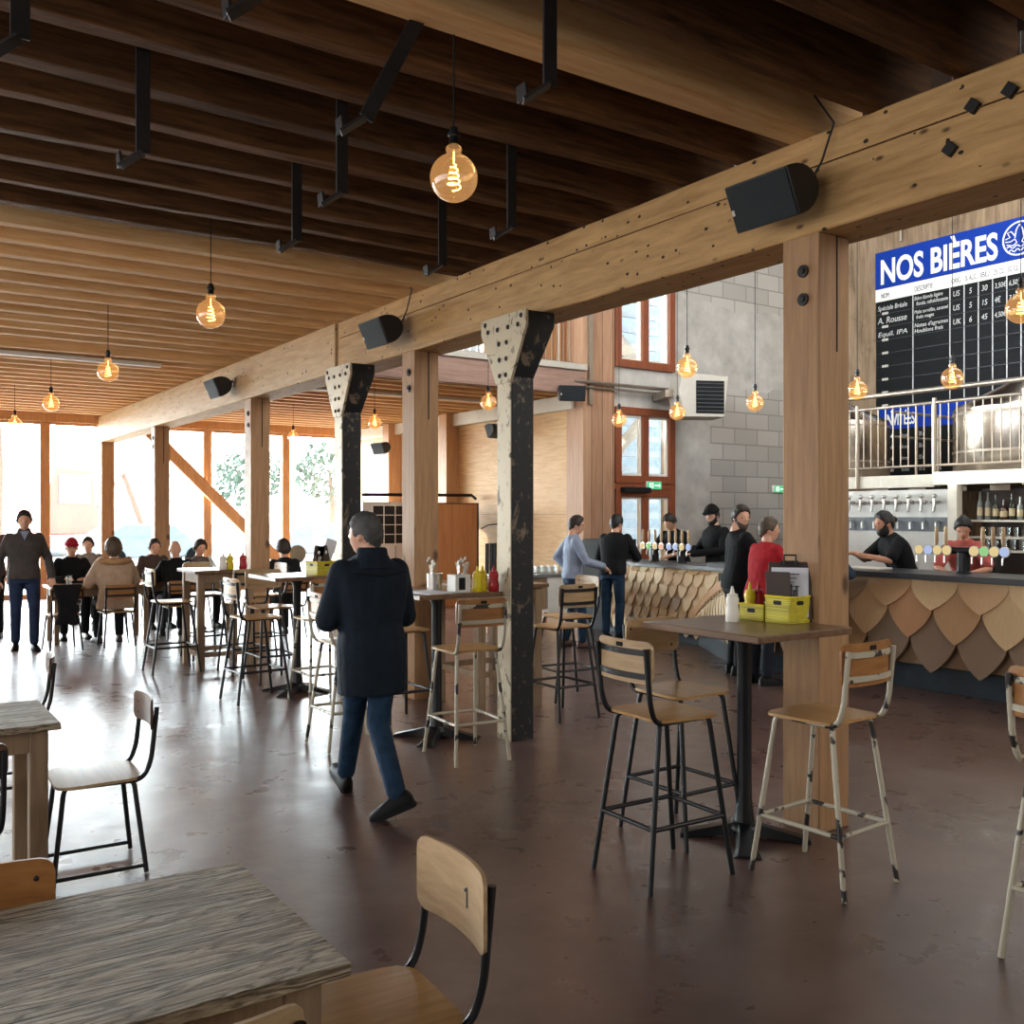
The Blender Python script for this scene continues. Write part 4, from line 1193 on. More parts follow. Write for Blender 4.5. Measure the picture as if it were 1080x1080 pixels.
def tankf(x, y, r, z1, label):
    t = thing('brewing_tank', label, 'tank', (x, y, 2.18), group='brewing tanks')
    MB().lathe([(r * .96, .0), (r, .05), (r, z1 - 2.18)], n=48).build('shell', M['tank'], t)
    MB().lathe([(r, z1 - 2.18), (r * .97, z1 - 2.14), (.18, z1 - 2.18 + r * .42), (.15, z1 - 2.18 + r * .46), (.001, z1 - 2.18 + r * .46)], n=48).build('cone_top', M['tank'], t)
    MB().lathe([(r * 1.006, .3), (r * 1.006, .33)], n=48).lathe([(r * 1.006, z1 - 2.26), (r * 1.006, z1 - 2.23)], n=48).build('weld_band', M['railsteel'], t)
    MB().tube(rpath([(0, 0, z1 - 2.18 + r * .45), (0, 0, z1 - 1.75 + r * .3), (-r - .12, .1, z1 - 1.75 + r * .3), (-r - .12, .1, .1)], .2), .035).build('pipe', M['tank'], t) if y > 8 else None
tankf(12.55, 6.62, .84, 3.05, 'large brushed steel tank with conical lid at the right edge')
tankf(12.9, 9.75, .78, 3.1, 'steel tank mostly hidden behind the thick post')
# ---------------- chalkboard menu ----------------
XB = 15.27
st, ct = math.sin(THETA), math.cos(THETA)
def Yb(px):
    u = (px - 540) / 1020
    return XB * (ct - u * st) / (st + u * ct)
t = thing('menu_board', 'large wall chalkboard under a blue NOS BIÈRES sign', 'menu board', (XB, 0, 0))
def pan(name, px0, px1, z0, z1, mat, th=.02, off=0.0, par=None):
    return MB().bb((-off - th, Yb(px0), z0), (-off, Yb(px1), z1)).build(name, mat, par or t)
TR = (R(90), 0, R(-90))
def fit(o, W, H):
    xs_ = [v.co.x for v in o.data.vertices]; ys_ = [v.co.y for v in o.data.vertices]
    o.scale = (W / (max(xs_) - min(xs_)), H / (max(ys_) - min(ys_)), 1)
PE = 1130
pan('board', 925, PE, 3.62, 5.5, M['chalk'], .03)
hd = pan('title_panel', 925, PE, 5.73, 6.38, M['blue'], .05)
o = text('NOS BIÈRES', .6, M['signwhite'], hd, 'title_lettering', .004, (-.052, Yb(930), 5.81), TR, bold=.016)
fit(o, Yb(930) - Yb(1053), .56)
hb = pan('heading_strip', 925, PE, 5.5, 5.72, M['signwhite'], .045)
cols = [925, 964, 1003, 1018, 1033, 1048, 1063, 1078, 1096]
for s, px in (('NOM', 931), ('DESCRIPTIF', 966), ('ORIG.', 1005), ('% ALC.', 1019.5), ('IBU', 1035), ('25 CL', 1049.5), ('50 CL', 1064.5)):
    o = text(s, .13, M['ink'], hb, 'heading_lettering', .002, (-.047, Yb(px), 5.55), TR)
    fit(o, .034 * len(s) + (.05 if len(s) < 4 else 0), .09)
gl = MB()
for px in cols[1:]: gl.bb((-.034, Yb(px) - .008, 3.62), (-.03, Yb(px) + .008, 5.5))
gl.build('column_line', M['chalkwhite'], t)
rl = MB()
for i in range(8): rl.bb((-.034, Yb(PE), 5.5 - .235 * (i + 1)), (-.03, Yb(925), 5.5 - .235 * (i + 1) + .012))
rl.build('row_line', M['black'], t)
for i in range(8): MB().bb((-.05, Yb(938), 5.5 - .235 * (i + 1) - .01), (-.03, Yb(932), 5.5 - .235 * (i + 1) + .03)).build('row_clip', M['acgrey'], t)
rows = [('Spéciale Bréale', 'Bière blonde légère\n  florale, rafraîchissante', 'US', '5', '30', '3,50€', '6,50€'), ('A. Rousse', 'Malts torréfiés, caramel\n  fruits rouges', 'US', '5', '15', '4€', '7,50€'), ('Equil. IPA', 'Notes d\'agrumes\nHoublons frais', 'UK', '6', '45', '4,50€', '7,50€')]
for i, rw in enumerate(rows):
    z = 5.5 - .235 * i
    for j, s in enumerate(rw):
        px = [927, 965.5, 1006, 1023, 1036, 1050, 1065][j]
        o = text(s, .075 if j == 1 else .13, M['chalkwhite'], t, 'chalk_writing', .001, (-.034, Yb(px), z - (.10 if j == 1 else .165)), TR, xs=.8, shear=.15)
        if j == 1: fit(o, .62, .17)
        if j == 0: fit(o, .58, .11)
        if j >= 5: fit(o, .19 if len(s) > 3 else .1, .10)
# round emblem with hop crown and waves
em = MB(); cy, cz, er = Yb(1077), 6.05, .26
P = lambda a, b: (-.054, cy - a, cz + b)
em.tube([P(er * math.cos(2 * math.pi * i / 40), er * math.sin(2 * math.pi * i / 40)) for i in range(40)], .014, 6, close=True)
em.tube([P(a, b) for a, b in ((-.07, .02), (-.05, .14), (0, .22), (.05, .14), (.07, .02))], .010, 6)
for s in (-1, 1):
    em.tube([P(s * a, b) for a, b in ((.07, .05), (.13, .13), (.19, .12), (.15, .04), (.22, .02))], .009, 6)
    em.tube([P(s * a, b) for a, b in ((.22, -.02), (.14, -.03), (.07, .0), (.04, -.06), (.1, -.1), (.2, -.07))], .009, 6)
for k, zz in enumerate((-.12, -.18)):
    em.tube([P(-.2 + .04 * k + (.4 - .08 * k) * i / 16, zz + .02 * math.sin(i * 1.2)) for i in range(17)], .009, 6)
em.build('emblem', M['signwhite'], hd)
t2 = thing('menu_board', 'smaller lower chalkboard under a blue INVITÉES strip, behind the railing', 'menu board', (XB, 0, 0))
def pan2(name, px0, px1, z0, z1, mat, th): return MB().bb((-th, Yb(px0), z0), (0, Yb(px1), z1)).build(name, mat, t2)
pan2('board', 928, 1040, 2.3, 3.2, M['chalk'], .03)
b2 = pan2('title_panel', 928, 1040, 3.2, 3.58, M['blue'], .045)
o = text('INVITÉES', .3, M['signwhite'], b2, 'title_lettering', .003, (-.047, Yb(935), 3.27), TR, bold=.006); fit(o, Yb(935) - Yb(966), .26)
for i in range(4):
    for px, s in ((935, 'blonde'), (952, 'brune'), (970, '33 cl'), (990, '5€')):
        text(s, .1, M['chalkwhite'], t2, 'chalk_writing', .001, (-.032, Yb(px), 3.05 - .2 * i), TR, xs=.62)
# ---------------- things on the tables ----------------
def squeeze(x, y, z, mat, label, s=1.0):
    t = thing('sauce_bottle', label, 'sauce bottle', (x, y, z), group='squeeze sauce bottles')
    MB().lathe([(.030 * s, 0), (.033 * s, .006), (.033 * s, .05), (.027 * s, .085), (.031 * s, .11), (.031 * s, .125), (.025 * s, .137), (.001, .138)], n=20).build('body', mat, t)
    MB().lathe([(.026 * s, .137), (.026 * s, .147), (.012 * s, .152), (.005 * s, .188), (.003 * s, .19), (.001, .19)], n=14).build('nozzle_cap', mat, t)
    return t
def crate_(x, y, z, label, sx=.16, sy=.19, h=.14, rz=0):
    t = thing('yellow_crate', label, 'crate', (x, y, z), rz, 'yellow woven crates')
    e = .008; m = MB()
    m.bb((-sx / 2, -sy / 2, 0), (sx / 2, sy / 2, e))
    m.bb((-sx / 2, -sy / 2, e), (sx / 2, -sy / 2 + e, h)).bb((-sx / 2, sy / 2 - e, e), (sx / 2, sy / 2, h)).bb((-sx / 2, -sy / 2 + e, e), (-sx / 2 + e, sy / 2 - e, h)).bb((sx / 2 - e, -sy / 2 + e, e), (sx / 2, sy / 2 - e, h))
    m.build('basket', M['yellowcrate'], t, bevel=.003)
    MB().prism(rrect(.055, .022, .01, 3), -sy / 2 - .001, -sy / 2 + .004, lambda a, b, hh: (a, hh, h - .032 + b)).build('hand_hole', M['black_matte'], t)
    MB().prism(rrect(.055, .022, .01, 3), -sx / 2 - .001, -sx / 2 + .004, lambda a, b, hh: (hh, a, h - .032 + b)).build('hand_hole', M['black_matte'], t)
    rim = MB().tube([(-sx / 2, -sy / 2, h), (sx / 2, -sy / 2, h), (sx / 2, sy / 2, h), (-sx / 2, sy / 2, h)], .006, 6, close=True).build('rim', M['yellowplastic'], t)
    return t
T = 1.11
squeeze(3.88, 3.60, T, M['whiteplastic'], 'white mayonnaise bottle on the near bar table', 1.1)
squeeze(4.055, 3.635, T + .012, M['yellowplastic'], 'yellow mustard bottle standing in the rear crate of the near bar table')
squeeze(4.12, 3.63, T + .012, M['redplastic'], 'red ketchup bottle in the rear crate of the near bar table')
crate_(4.10, 3.415, T, 'yellow crate holding menus and cutlery on the near bar table', .16, .165, .14)
crate_(4.10, 3.595, T, 'low rear yellow crate holding sauces on the near bar table', .16, .17, .085)
t = thing('clipboard', 'clipboard with a white price sheet leaning in the front yellow crate', 'clipboard', (4.125, 3.42, T + .02), -50)
tl = Matrix.Rotation(R(-10), 3, 'X')
MB().box((0, 0, .15), (.22, .006, .30), tl).build('board', M['clipbrown'], t, bevel=.003)
pp = MB().box((0, -.006, .14), (.19, .002, .26), tl).build('price_sheet', M['paper'], t)
m = MB()
for i in range(9): m.box((-.01, -.0078 + (.235 - i * .022 - .14) * .1763 - .001, .235 - i * .022), (.12 - .03 * (i % 3), .001, .004), tl)
m.build('printed_lines', M['ink'], pp)
MB().tube([(-.03, .012, .285), (-.03, .016, .335), (.03, .016, .335), (.03, .012, .285)], .006).box((0, .015, .29), (.09, .012, .03), tl).build('clip', M['darksteel'], t)
tag(MB().box((0, 0, .13), (.14, .006, .24), Matrix.Rotation(R(8), 3, 'X')).build('menu_board_small', M['clipbrown'], bevel=.002), 'dark menu board leaning left of the price sheet in the front crate', 'menu')
o = bpy.data.objects['menu_board_small']; o.name = 'menu_card'; o.location = (4.06, 3.44, T + .02); o.rotation_euler = (0, 0, R(-75))
def cutlery(x, y, z, n, mat, label, seed, grp, h=.2):
    r2 = random.Random(seed)
    for i in range(n):
        a = Vector((x + r2.uniform(-.04, .04), y + r2.uniform(-.04, .04), z + .015)); b = a + Vector((r2.uniform(-.04, .04), r2.uniform(-.04, .04), h + r2.uniform(-.03, .03)))
        m = MB().tube([a, a * .4 + b * .6], .004, 6)
        d = (b - a).normalized()
        if i % 2: m.ell(b, (.012, .006, .02), 8, 6)
        else:
            for k in (-.007, 0, .007): m.tube([a * .4 + b * .6 + Vector((k, 0, 0)), b + Vector((k, 0, 0))], .002, 5)
        tag(m.build('spoon' if i % 2 else 'fork', mat), ('spoon' if i % 2 else 'fork') + ' ' + label, 'cutlery', grp)
cutlery(4.1, 3.39, T, 5, M['black'], 'of black plastic sticking out of the front yellow crate', 2, 'black cutlery in the front crate', .17)
# middle bar table
t = thing('cutlery_box', 'white metal box full of cutlery beside the mustard bottles', 'cutlery holder', (3.70, 6.12, T))
MB().bb((-.065, -.06, 0), (.065, .06, .006)).bb((-.065, -.06, .006), (-.06, .06, .13)).bb((.06, -.06, .006), (.065, .06, .13)).bb((-.06, -.06, .006), (.06, -.055, .13)).bb((-.06, .055, .006), (.06, .06, .13)).build('tin', M['whitepanel'], t, bevel=.002)
MB().bb((-.035, -.0615, .02), (.02, -.06, .11)).build('dark_print', M['black_matte'], t)
cutlery(3.70, 6.12, T, 10, M['steel'], 'of steel standing in the white cutlery box', 5, 'steel cutlery in the white box')
t = thing('cutlery_box', 'grey tin of cutlery behind the white cutlery box', 'cutlery holder', (3.62, 6.34, T))
MB().lathe([(.055, 0), (.06, .13), (.056, .13), (.05, .006), (.001, .006)], n=20).build('tin', M['steel'], t)
cutlery(3.62, 6.34, T, 8, M['steel'], 'of steel standing in the grey tin', 9, 'steel cutlery in the grey tin')
squeeze(3.83, 6.07, T, M['yellowplastic'], 'front yellow mustard bottle beside the white cutlery box', 1.15)
squeeze(3.90, 6.11, T, M['yellowplastic'], 'second yellow mustard bottle, next to the ketchup by the iron column', 1.15)
squeeze(3.97, 6.06, T, M['redplastic'], 'red ketchup bottle touching the riveted iron column in view', 1.2)
tag(MB().box((3.47, 6.15, T + .006), (.21, .28, .012), R(8)).build('paper_stack', M['paper'], bevel=.002), 'flat stack of white paper mats on the table left of the cutlery', 'paper mats')
# table three
crate_(3.68, 8.62, T, 'yellow crate with dark menus left of the walking man', .2, .22, .13, 8)
for i, (dx, rz, l) in enumerate(((-.02, 10, 'dark menu board standing upright in the crate by the walking man'), (.05, -14, 'second dark menu board in the crate by the walking man'))):
    o = MB().box((0, 0, .14), (.1, .006, .24), Matrix.Rotation(R(rz), 3, 'Y')).build('menu_card', M['clipbrown'], bevel=.002)
    o.location = (3.68 + dx, 8.64, T + .015); tag(o, l, 'menu')
o = MB().box((0, 0, .17), (.11, .004, .3), Matrix.Rotation(R(18), 3, 'Y')).build('menu_card', M['paper'], bevel=.001); o.location = (3.77, 8.66, T + .02)
tag(o, 'white sheet leaning out of the crate towards the iron column', 'menu')
cutlery(3.64, 8.6, T, 5, M['steel'], 'of steel sticking out of the crate by the walking man', 12, 'cutlery in the crate by the walking man', .19)
# tall wooden table
H = 1.08
squeeze(3.36, 10.55, H, M['whiteplastic'], 'white sauce bottle on the tall wooden table', 1.3)
squeeze(3.44, 10.56, H, M['yellowplastic'], 'yellow mustard bottle on the tall wooden table', 1.3)
squeeze(3.60, 10.6, H, M['redplastic'], 'red ketchup bottle on the tall wooden table', 1.35)
tag(MB().lathe([(.035, 0), (.042, .15), (.038, .15), (.03, .01), (.001, .01)], (3.26, 10.6, H), 14).build('glass', M['clear']), 'clear tumbler left of the sauces on the tall wooden table', 'glass')
tag(MB().lathe([(.05, 0), (.055, .13), (.05, .13), (.045, .006), (.001, .006)], (4.95, 7.3, H), 16).build('cutlery_tin', M['whitepanel']), 'white tin on the table behind the iron column', 'cutlery holder')
cutlery(4.95, 7.3, H, 6, M['steel'], 'of steel in the white tin behind the iron column', 15, 'cutlery behind the iron column')
# dining tables: glasses and plates
gl2 = [(2.35, 13.75, 'beer glass in front of the person in the red cap'), (2.72, 13.7, 'glass left of the parka on the dining table'), (3.0, 13.95, 'glass hidden by the parka on the dining table'), (3.7, 14.1, 'glass before the bald diner')]
for x, y, l in gl2:
    o = dup(g0); o.location = (x, y, .75); o.scale = (1.1, 1.1, 1.2); tag(o, l, 'glass', 'glasses on the dining tables')
for x, y, l in ((2.55, 13.68, 'white plate on the table of the person in the red cap'), (3.9, 14.05, 'white plate of the bald diner')):
    tag(MB().lathe([(.06, 0), (.11, .012), (.115, .016), (.06, .008), (.001, .006)], (x, y, .75), 20).build('plate', M['signwhite']), l, 'plate')
# service station near the bar end
t = thing('service_station', 'pale service table with rows of clean glasses behind the man in the blue shirt', 'service table', (8.0, 11.3, 0))
MB().bb((-.55, -.35, .8), (.55, .35, .84)).build('table_top', M['counter_grey'], t, bevel=.004)
MB().bb((.1, -.33, .3), (.53, .33, .8)).build('white_cupboard', M['whitepanel'], t, bevel=.006)
MB().bb((-.53, -.3, .35), (.1, .3, .8)).build('wooden_side', M['legwood'], t, bevel=.006)
for sx in (-.5, .5):
    for sy in (-.3, .3): MB().bb((sx - .025, sy - .025, 0), (sx + .025, sy + .025, .8)).build('leg', M['mullion'], t)
for i in range(8):
    for j in range(2):
        o = dup(g0); o.location = (7.55 + .12 * i, 11.05 + .2 * j, .84); o.scale = (1.2, 1.2, 1.0)
        tag(o, 'clean upturned glass in the rows on the pale service table', 'glass', 'clean glasses on the service table')
t = thing('folded_stand', 'dark folded wooden stand leaning on the pale timber wall', 'folded stand', (7.95, 12.2, 0), 20)
for a in (-.09, .02, .1): MB().bar((a - .03, 0, 0), (a + .05, .05, 1.25), .03, .05, (0, 1, 0)).build('slat', M['black_matte'], t)
# cabinets at the side wall
t = thing('wooden_cabinet', 'orange-brown wooden cabinet with dark edge against the timber wall', 'cabinet', (9.3, 15.6, 0))
MB().bb((-.55, -.3, 0), (.35, .3, 1.88)).build('body', M['cabinet'], t, bevel=.004)
MB().bb((.35, -.31, 0), (.38, .31, 1.9)).bb((-.55, -.31, 1.88), (.35, .31, 1.9)).build('dark_edge', M['clipbrown'], t)
t = thing('glazed_cabinet', 'white cabinet with dark gridded glass doors behind the walking man', 'cabinet', (8.75, 17.0, 0))
MB().bb((-.75, -.25, 0), (.45, .25, 1.93)).build('body', M['whitepanel'], t, bevel=.005)
MB().bb((-.55, -.257, 1.12), (.42, -.25, 1.86)).build('dark_glass', M['black'], t)
m = MB()
for i in range(5): m.bb((-.55 + i * .2425 - .01, -.268, 1.1), (-.55 + i * .2425 + .01, -.257, 1.88))
for i in range(5): m.bb((-.55, -.266, 1.12 + i * .185 - .008), (.42, -.257, 1.12 + i * .185 + .008))
m.build('grid_bar', M['signwhite'], t)
MB().bb((-.06, -.262, .1), (-.05, -.25, 1.08)).build('door_gap', M['greypanel'], t)
tag(MB().tube([(7.9, 16.6, 2.06), (9.9, 15.9, 2.06), (9.98, 15.85, 1.98)], .03).build('black_pipe', M['black']), 'black pipe running above the cabinets at the side wall', 'pipe')
t = thing('wall_socket', 'black cable socket on the pale timber wall beside the wooden cabinet', 'socket', (10.02, 14.9, 1.52))
MB().bb((-.04, -.06, -.05), (.03, .06, .05)).build('box', M['black'], t, bevel=.006)
MB().tube([(-.03, .05, 0), (-.12, .4, -.03), (-.15, .6, -.1)], .012).build('cable', M['black'], t)
MB().tube([(.01, 0, .05), (.01, 0, 1.9)], .012).build('conduit', M['railsteel'], t)
# ---------------- people ----------------
V3 = lambda *a: Vector(a)
def sstep(x, a, b):
    t = max(0, min(1, (x - a) / (b - a))); return t * t * (3 - 2 * t)
def head_r(d):
    """radius of the head along unit direction d (x side, y face, z up)"""
    x, y, z = d
    a, b, c = .074, .095, .118
    if z < 0: a *= 1 - .22 * min(1, -z * 1.3) * (1 if y > -.2 else .7)
    r = 1 / math.sqrt((x / a) ** 2 + (y / b) ** 2 + (z / c) ** 2)
    if y > 0:
        r += .024 * math.exp(-((x / .13) ** 2 + ((z + .12) / .16) ** 2))          # nose
        r -= .008 * (math.exp(-(((x - .36) / .16) ** 2 + ((z - .08) / .12) ** 2)) + math.exp(-(((x + .36) / .16) ** 2 + ((z - .08) / .12) ** 2)))
        r += .006 * math.exp(-((z - .24) / .09) ** 2) * math.exp(-(x / .5) ** 2)    # brow
        r += .008 * math.exp(-((x / .25) ** 2 + ((z + .52) / .1) ** 2))            # lips
        r -= .004 * math.exp(-((x / .3) ** 2 + ((z + .44) / .04) ** 2))
        r += .008 * math.exp(-((x / .25) ** 2 + ((z + .85) / .15) ** 2))           # chin
    else:
        r += .006 * math.exp(-((z - .1) / .5) ** 2)
    return r
def sphere_dirs(n, m):
    for i in range(m + 1):
        a = -math.pi / 2 + math.pi * i / m
        for k in range(n):
            p = 2 * math.pi * k / n
            ca = max(math.cos(a), 1e-3)
            yield Vector((ca * math.cos(p), ca * math.sin(p), math.sin(a)))
def shell(m, c, rot, rf, n=36, k=24, sc=1.0):
    pts = [c + rot @ (d * rf(d) * sc) for d in sphere_dirs(n, k)]
    m.loft([pts[i * n:(i + 1) * n] for i in range(k + 1)])
def lerpt(x, tab):
    for (a, u), (b, v) in zip(tab, tab[1:]):
        if x <= b: return u + (v - u) * max(0, (x - a) / (b - a))
    return tab[-1][1]
def hair_fn(kind):
    tab = {'bob': [(0, .52), (30, .46), (48, .1), (62, -.75), (180, -.8)],
           'medium': [(0, .58), (35, .5), (60, .05), (75, -.3), (95, -.3), (120, -.5), (180, -.62)]}.get(kind,
          [(0, .66), (32, .62), (50, .42), (64, .18), (74, -.16), (88, -.2), (97, .02), (112, .0), (125, -.42), (180, -.72)])
    def f(d):
        ph = math.degrees(math.atan2(abs(d.x), d.y))
        zt = lerpt(ph, tab) + .05 * mnoise.noise(Vector((d.x * 9, d.y * 9, 3)))
        th = {'bob': .03, 'medium': .026}.get(kind, .015) + .008 * sstep(d.z, .2, .9)
        k = sstep(d.z - zt, -.02, .07)
        nz = mnoise.noise(Vector((d.x * 11, d.y * 11, d.z * 6))) * .006 + mnoise.noise(Vector((d.x * 4, d.y * 4, d.z * 3))) * .006
        return head_r(d) + (th + nz) * k - .012 * (1 - k)
    return f
def beard_fn(d):
    ph = math.degrees(math.atan2(abs(d.x), d.y))
    zb = lerpt(ph, [(0, -.60), (18, -.58), (34, -.52), (54, -.36), (70, -.06), (84, .02), (98, -.5), (180, -2)])
    k = sstep(zb - d.z, -.02, .07)
    k = max(k, .45 * math.exp(-((d.z + .37) / .05) ** 2) * math.exp(-(d.x / .3) ** 4) * (1 if d.y > 0 else 0))
    return head_r(d) + (.008 + .02 * sstep(-d.z, .45, 1)) * k - .012 * (1 - k) + mnoise.noise(d * 9) * .004 * k
def ering(c, ax, ay, w, d, n=18, p=2.4):
    out = []
    for k in range(n):
        a = 2 * math.pi * k / n; ca, sa = math.cos(a), math.sin(a)
        out.append(c + ax * (w * math.copysign(abs(ca) ** (2 / p), ca)) + ay * (d * math.copysign(abs(sa) ** (2 / p), sa)))
    return out
def torso(m, P, grow, hem=None, collar=0.0, hemw=1.0):
    pel, chest, neck = P['pel'], P['chest'], P['neck']
    sh = (P['shR'] - P['shL']).normalized()
    hx = P.get('hipdir', V3(1, 0, 0))
    up0 = (chest - pel).normalized(); 
    rows = []
    def ax_at(t): 
        a = (hx * (1 - t) + sh * t).normalized(); return a
    spec = [(0.0, .165, .115), (.18, .160, .108), (.42, .145, .098), (.7, .165, .112), (1.0, .185, .118)]
    if hem is not None:
        dirh = P.get('hemdir', V3(0, 0, -1))
        for f in (1, .5):
            c = pel + dirh * (hem * f)
            ax = hx; ay = V3(0, 0, 1).cross(ax) if abs(dirh.z) > .5 else dirh.cross(ax)
            rows.append(ering(c, ax, ay.normalized(), (.175 + grow) * (1 + (hemw - 1) * f), (.125 + grow) * (1 + (hemw - 1) * f)))
    for t, wd, dp in spec:
        c = pel.lerp(chest, t); ax = ax_at(t); ay = up0.cross(ax).normalized()
        rows.append(ering(c, ax, ay, wd * P['w'] + grow, dp * P['w'] * P.get('fat', 1) + grow))
    up1 = (neck - chest).normalized(); ay = up1.cross(sh).normalized()
    for t, wd, dp in ((.35, .192, .108), (.58, .182, .092), (.76, .135, .078), (.9, .085, .07), (.97, .066, .064)):
        rows.append(ering(chest.lerp(neck, t), sh, ay, wd * P['w'] + grow, dp * P['w'] + grow * .8))
    rows.append(ering(neck + up1 * (.01 + collar), sh, ay, .058 + grow * (1 if collar else .3), .058 + grow * (1 if collar else .3)))
    m.loft(rows)
def limb(m, pts, rs, n=14):
    P = []; Rr = []
    for i in range(len(pts) - 1):
        for k in range(5):
            f = k / 5; P.append(pts[i].lerp(pts[i + 1], f)); Rr.append(rs[i] * (1 - f) + rs[i + 1] * f)
    P.append(pts[-1]); Rr.append(rs[-1])
    m.tube(P, Rr, n)
    for p, r in ((pts[0], rs[0]), (pts[-1], rs[-1])): m.ell(p, (r, r, r), 12, 8)
    for p, r in zip(pts[1:-1], rs[1:-1]): m.ell(p, (r, r, r), 12, 8)
def hand(m, wr, el, hd=None, curl=.6, side=1):
    d = (hd if hd else (wr - el)).normalized()
    s = d.cross(V3(0, 0, 1)); s = s.normalized() if s.length > .1 else V3(1, 0, 0)
    u = s.cross(d).normalized()
    rot = Matrix((s, d, u)).transposed()
    m.ell(wr + d * .045, (.038, .055, .017), 12, 8, rot)
    for i, L in enumerate((.062, .072, .068, .052)):
        b = wr + d * .085 + s * (-.028 + .0187 * i)
        k1 = b + d * L * .45 - u * .01 * curl
        k2 = k1 + d * L * .3 - u * .022 * curl
        k3 = k2 + d * L * .15 * (1 - curl) - u * .02 * curl - d * .01 * curl
        m.tube([b - d * .03, b, k1, k2, k3], [.009, .0092, .0088, .008, .0065], 8)
    b = wr + d * .03 + s * (-.032 * side)
    m.tube([b, b + d * .025 - s * .022 * side - u * .008, b + d * .055 - s * .024 * side - u * .016, b + d * .072 - s * .018 * side - u * .02], [.012, .0105, .0095, .007], 8)
def shoe(name, mat, an, toe, par, pitch=0, size=1.0):
    f = Vector((toe.x, toe.y, 0)).normalized()
    f = (f * math.cos(pitch) + V3(0, 0, math.sin(pitch))).normalized()
    s = f.cross(V3(0, 0, 1)).normalized(); u = s.cross(f).normalized()
    rows = []
    for y, w, h in ((-.075, .022, .055), (-.06, .034, .085), (-.01, .038, .10), (.05, .041, .082), (.11, .046, .06), (.16, .043, .048), (.19, .025, .035)):
        c = an + f * y * size - u * .085
        rows.append([c - s * w + u * 0, c + s * w, c + s * w * 1.02 + u * .02, c + s * w * .85 + u * h * .7, c + s * w * .4 + u * h, c - s * w * .4 + u * h, c - s * w * .85 + u * h * .7, c - s * w * 1.02 + u * .02])
    o = MB().loft(rows).build(name, mat, par, bevel=.004, smooth=60)
    sm = MB(); rows = []
    for y, w in ((-.078, .024), (-.06, .037), (.0, .039), (.05, .043), (.11, .048), (.16, .045), (.195, .026)):
        c = an + f * y * size - u * .09
        rows.append([c - s * w - u * .008, c + s * w - u * .008, c + s * w + u * .012, c - s * w + u * .012])
    sm.loft(rows).build('sole', M['black_matte'], o)
    return o
def base_pose(**k):
    P = dict(pel=V3(0, 0, .93), chest=V3(0, .01, 1.27), neck=V3(0, 0, 1.455), head=V3(0, .025, 1.585), w=1.0, yaw=0, pitch=0,
             shL=V3(-.185, 0, 1.39), shR=V3(.185, 0, 1.39), elL=V3(-.25, -.03, 1.12), elR=V3(.25, -.03, 1.12), wrL=V3(-.26, .07, .88), wrR=V3(.26, .07, .88),
             hpL=V3(-.09, 0, .90), hpR=V3(.09, 0, .90), knL=V3(-.10, .03, .50), knR=V3(.10, .03, .50), anL=V3(-.10, 0, .095), anR=V3(.10, 0, .095),
             toeL=V3(-.15, 1, 0), toeR=V3(.15, 1, 0), ptL=0, ptR=0)
    P.update(k); return P
def sit_pose(**k):
    P = base_pose(pel=V3(0, 0, .56), chest=V3(0, .05, .90), neck=V3(0, .08, 1.08), head=V3(0, .12, 1.205), shL=V3(-.18, .07, 1.015), shR=V3(.18, .07, 1.015),
                  elL=V3(-.26, .17, .79), elR=V3(.26, .17, .79), wrL=V3(-.12, .38, .80), wrR=V3(.12, .38, .80),
                  hpL=V3(-.10, .02, .54), hpR=V3(.10, .02, .54), knL=V3(-.13, .42, .52), knR=V3(.13, .42, .52), anL=V3(-.13, .36, .095), anR=V3(.13, .38, .095), hemdir=V3(0, .2, -1).normalized())
    P.update(k); return P
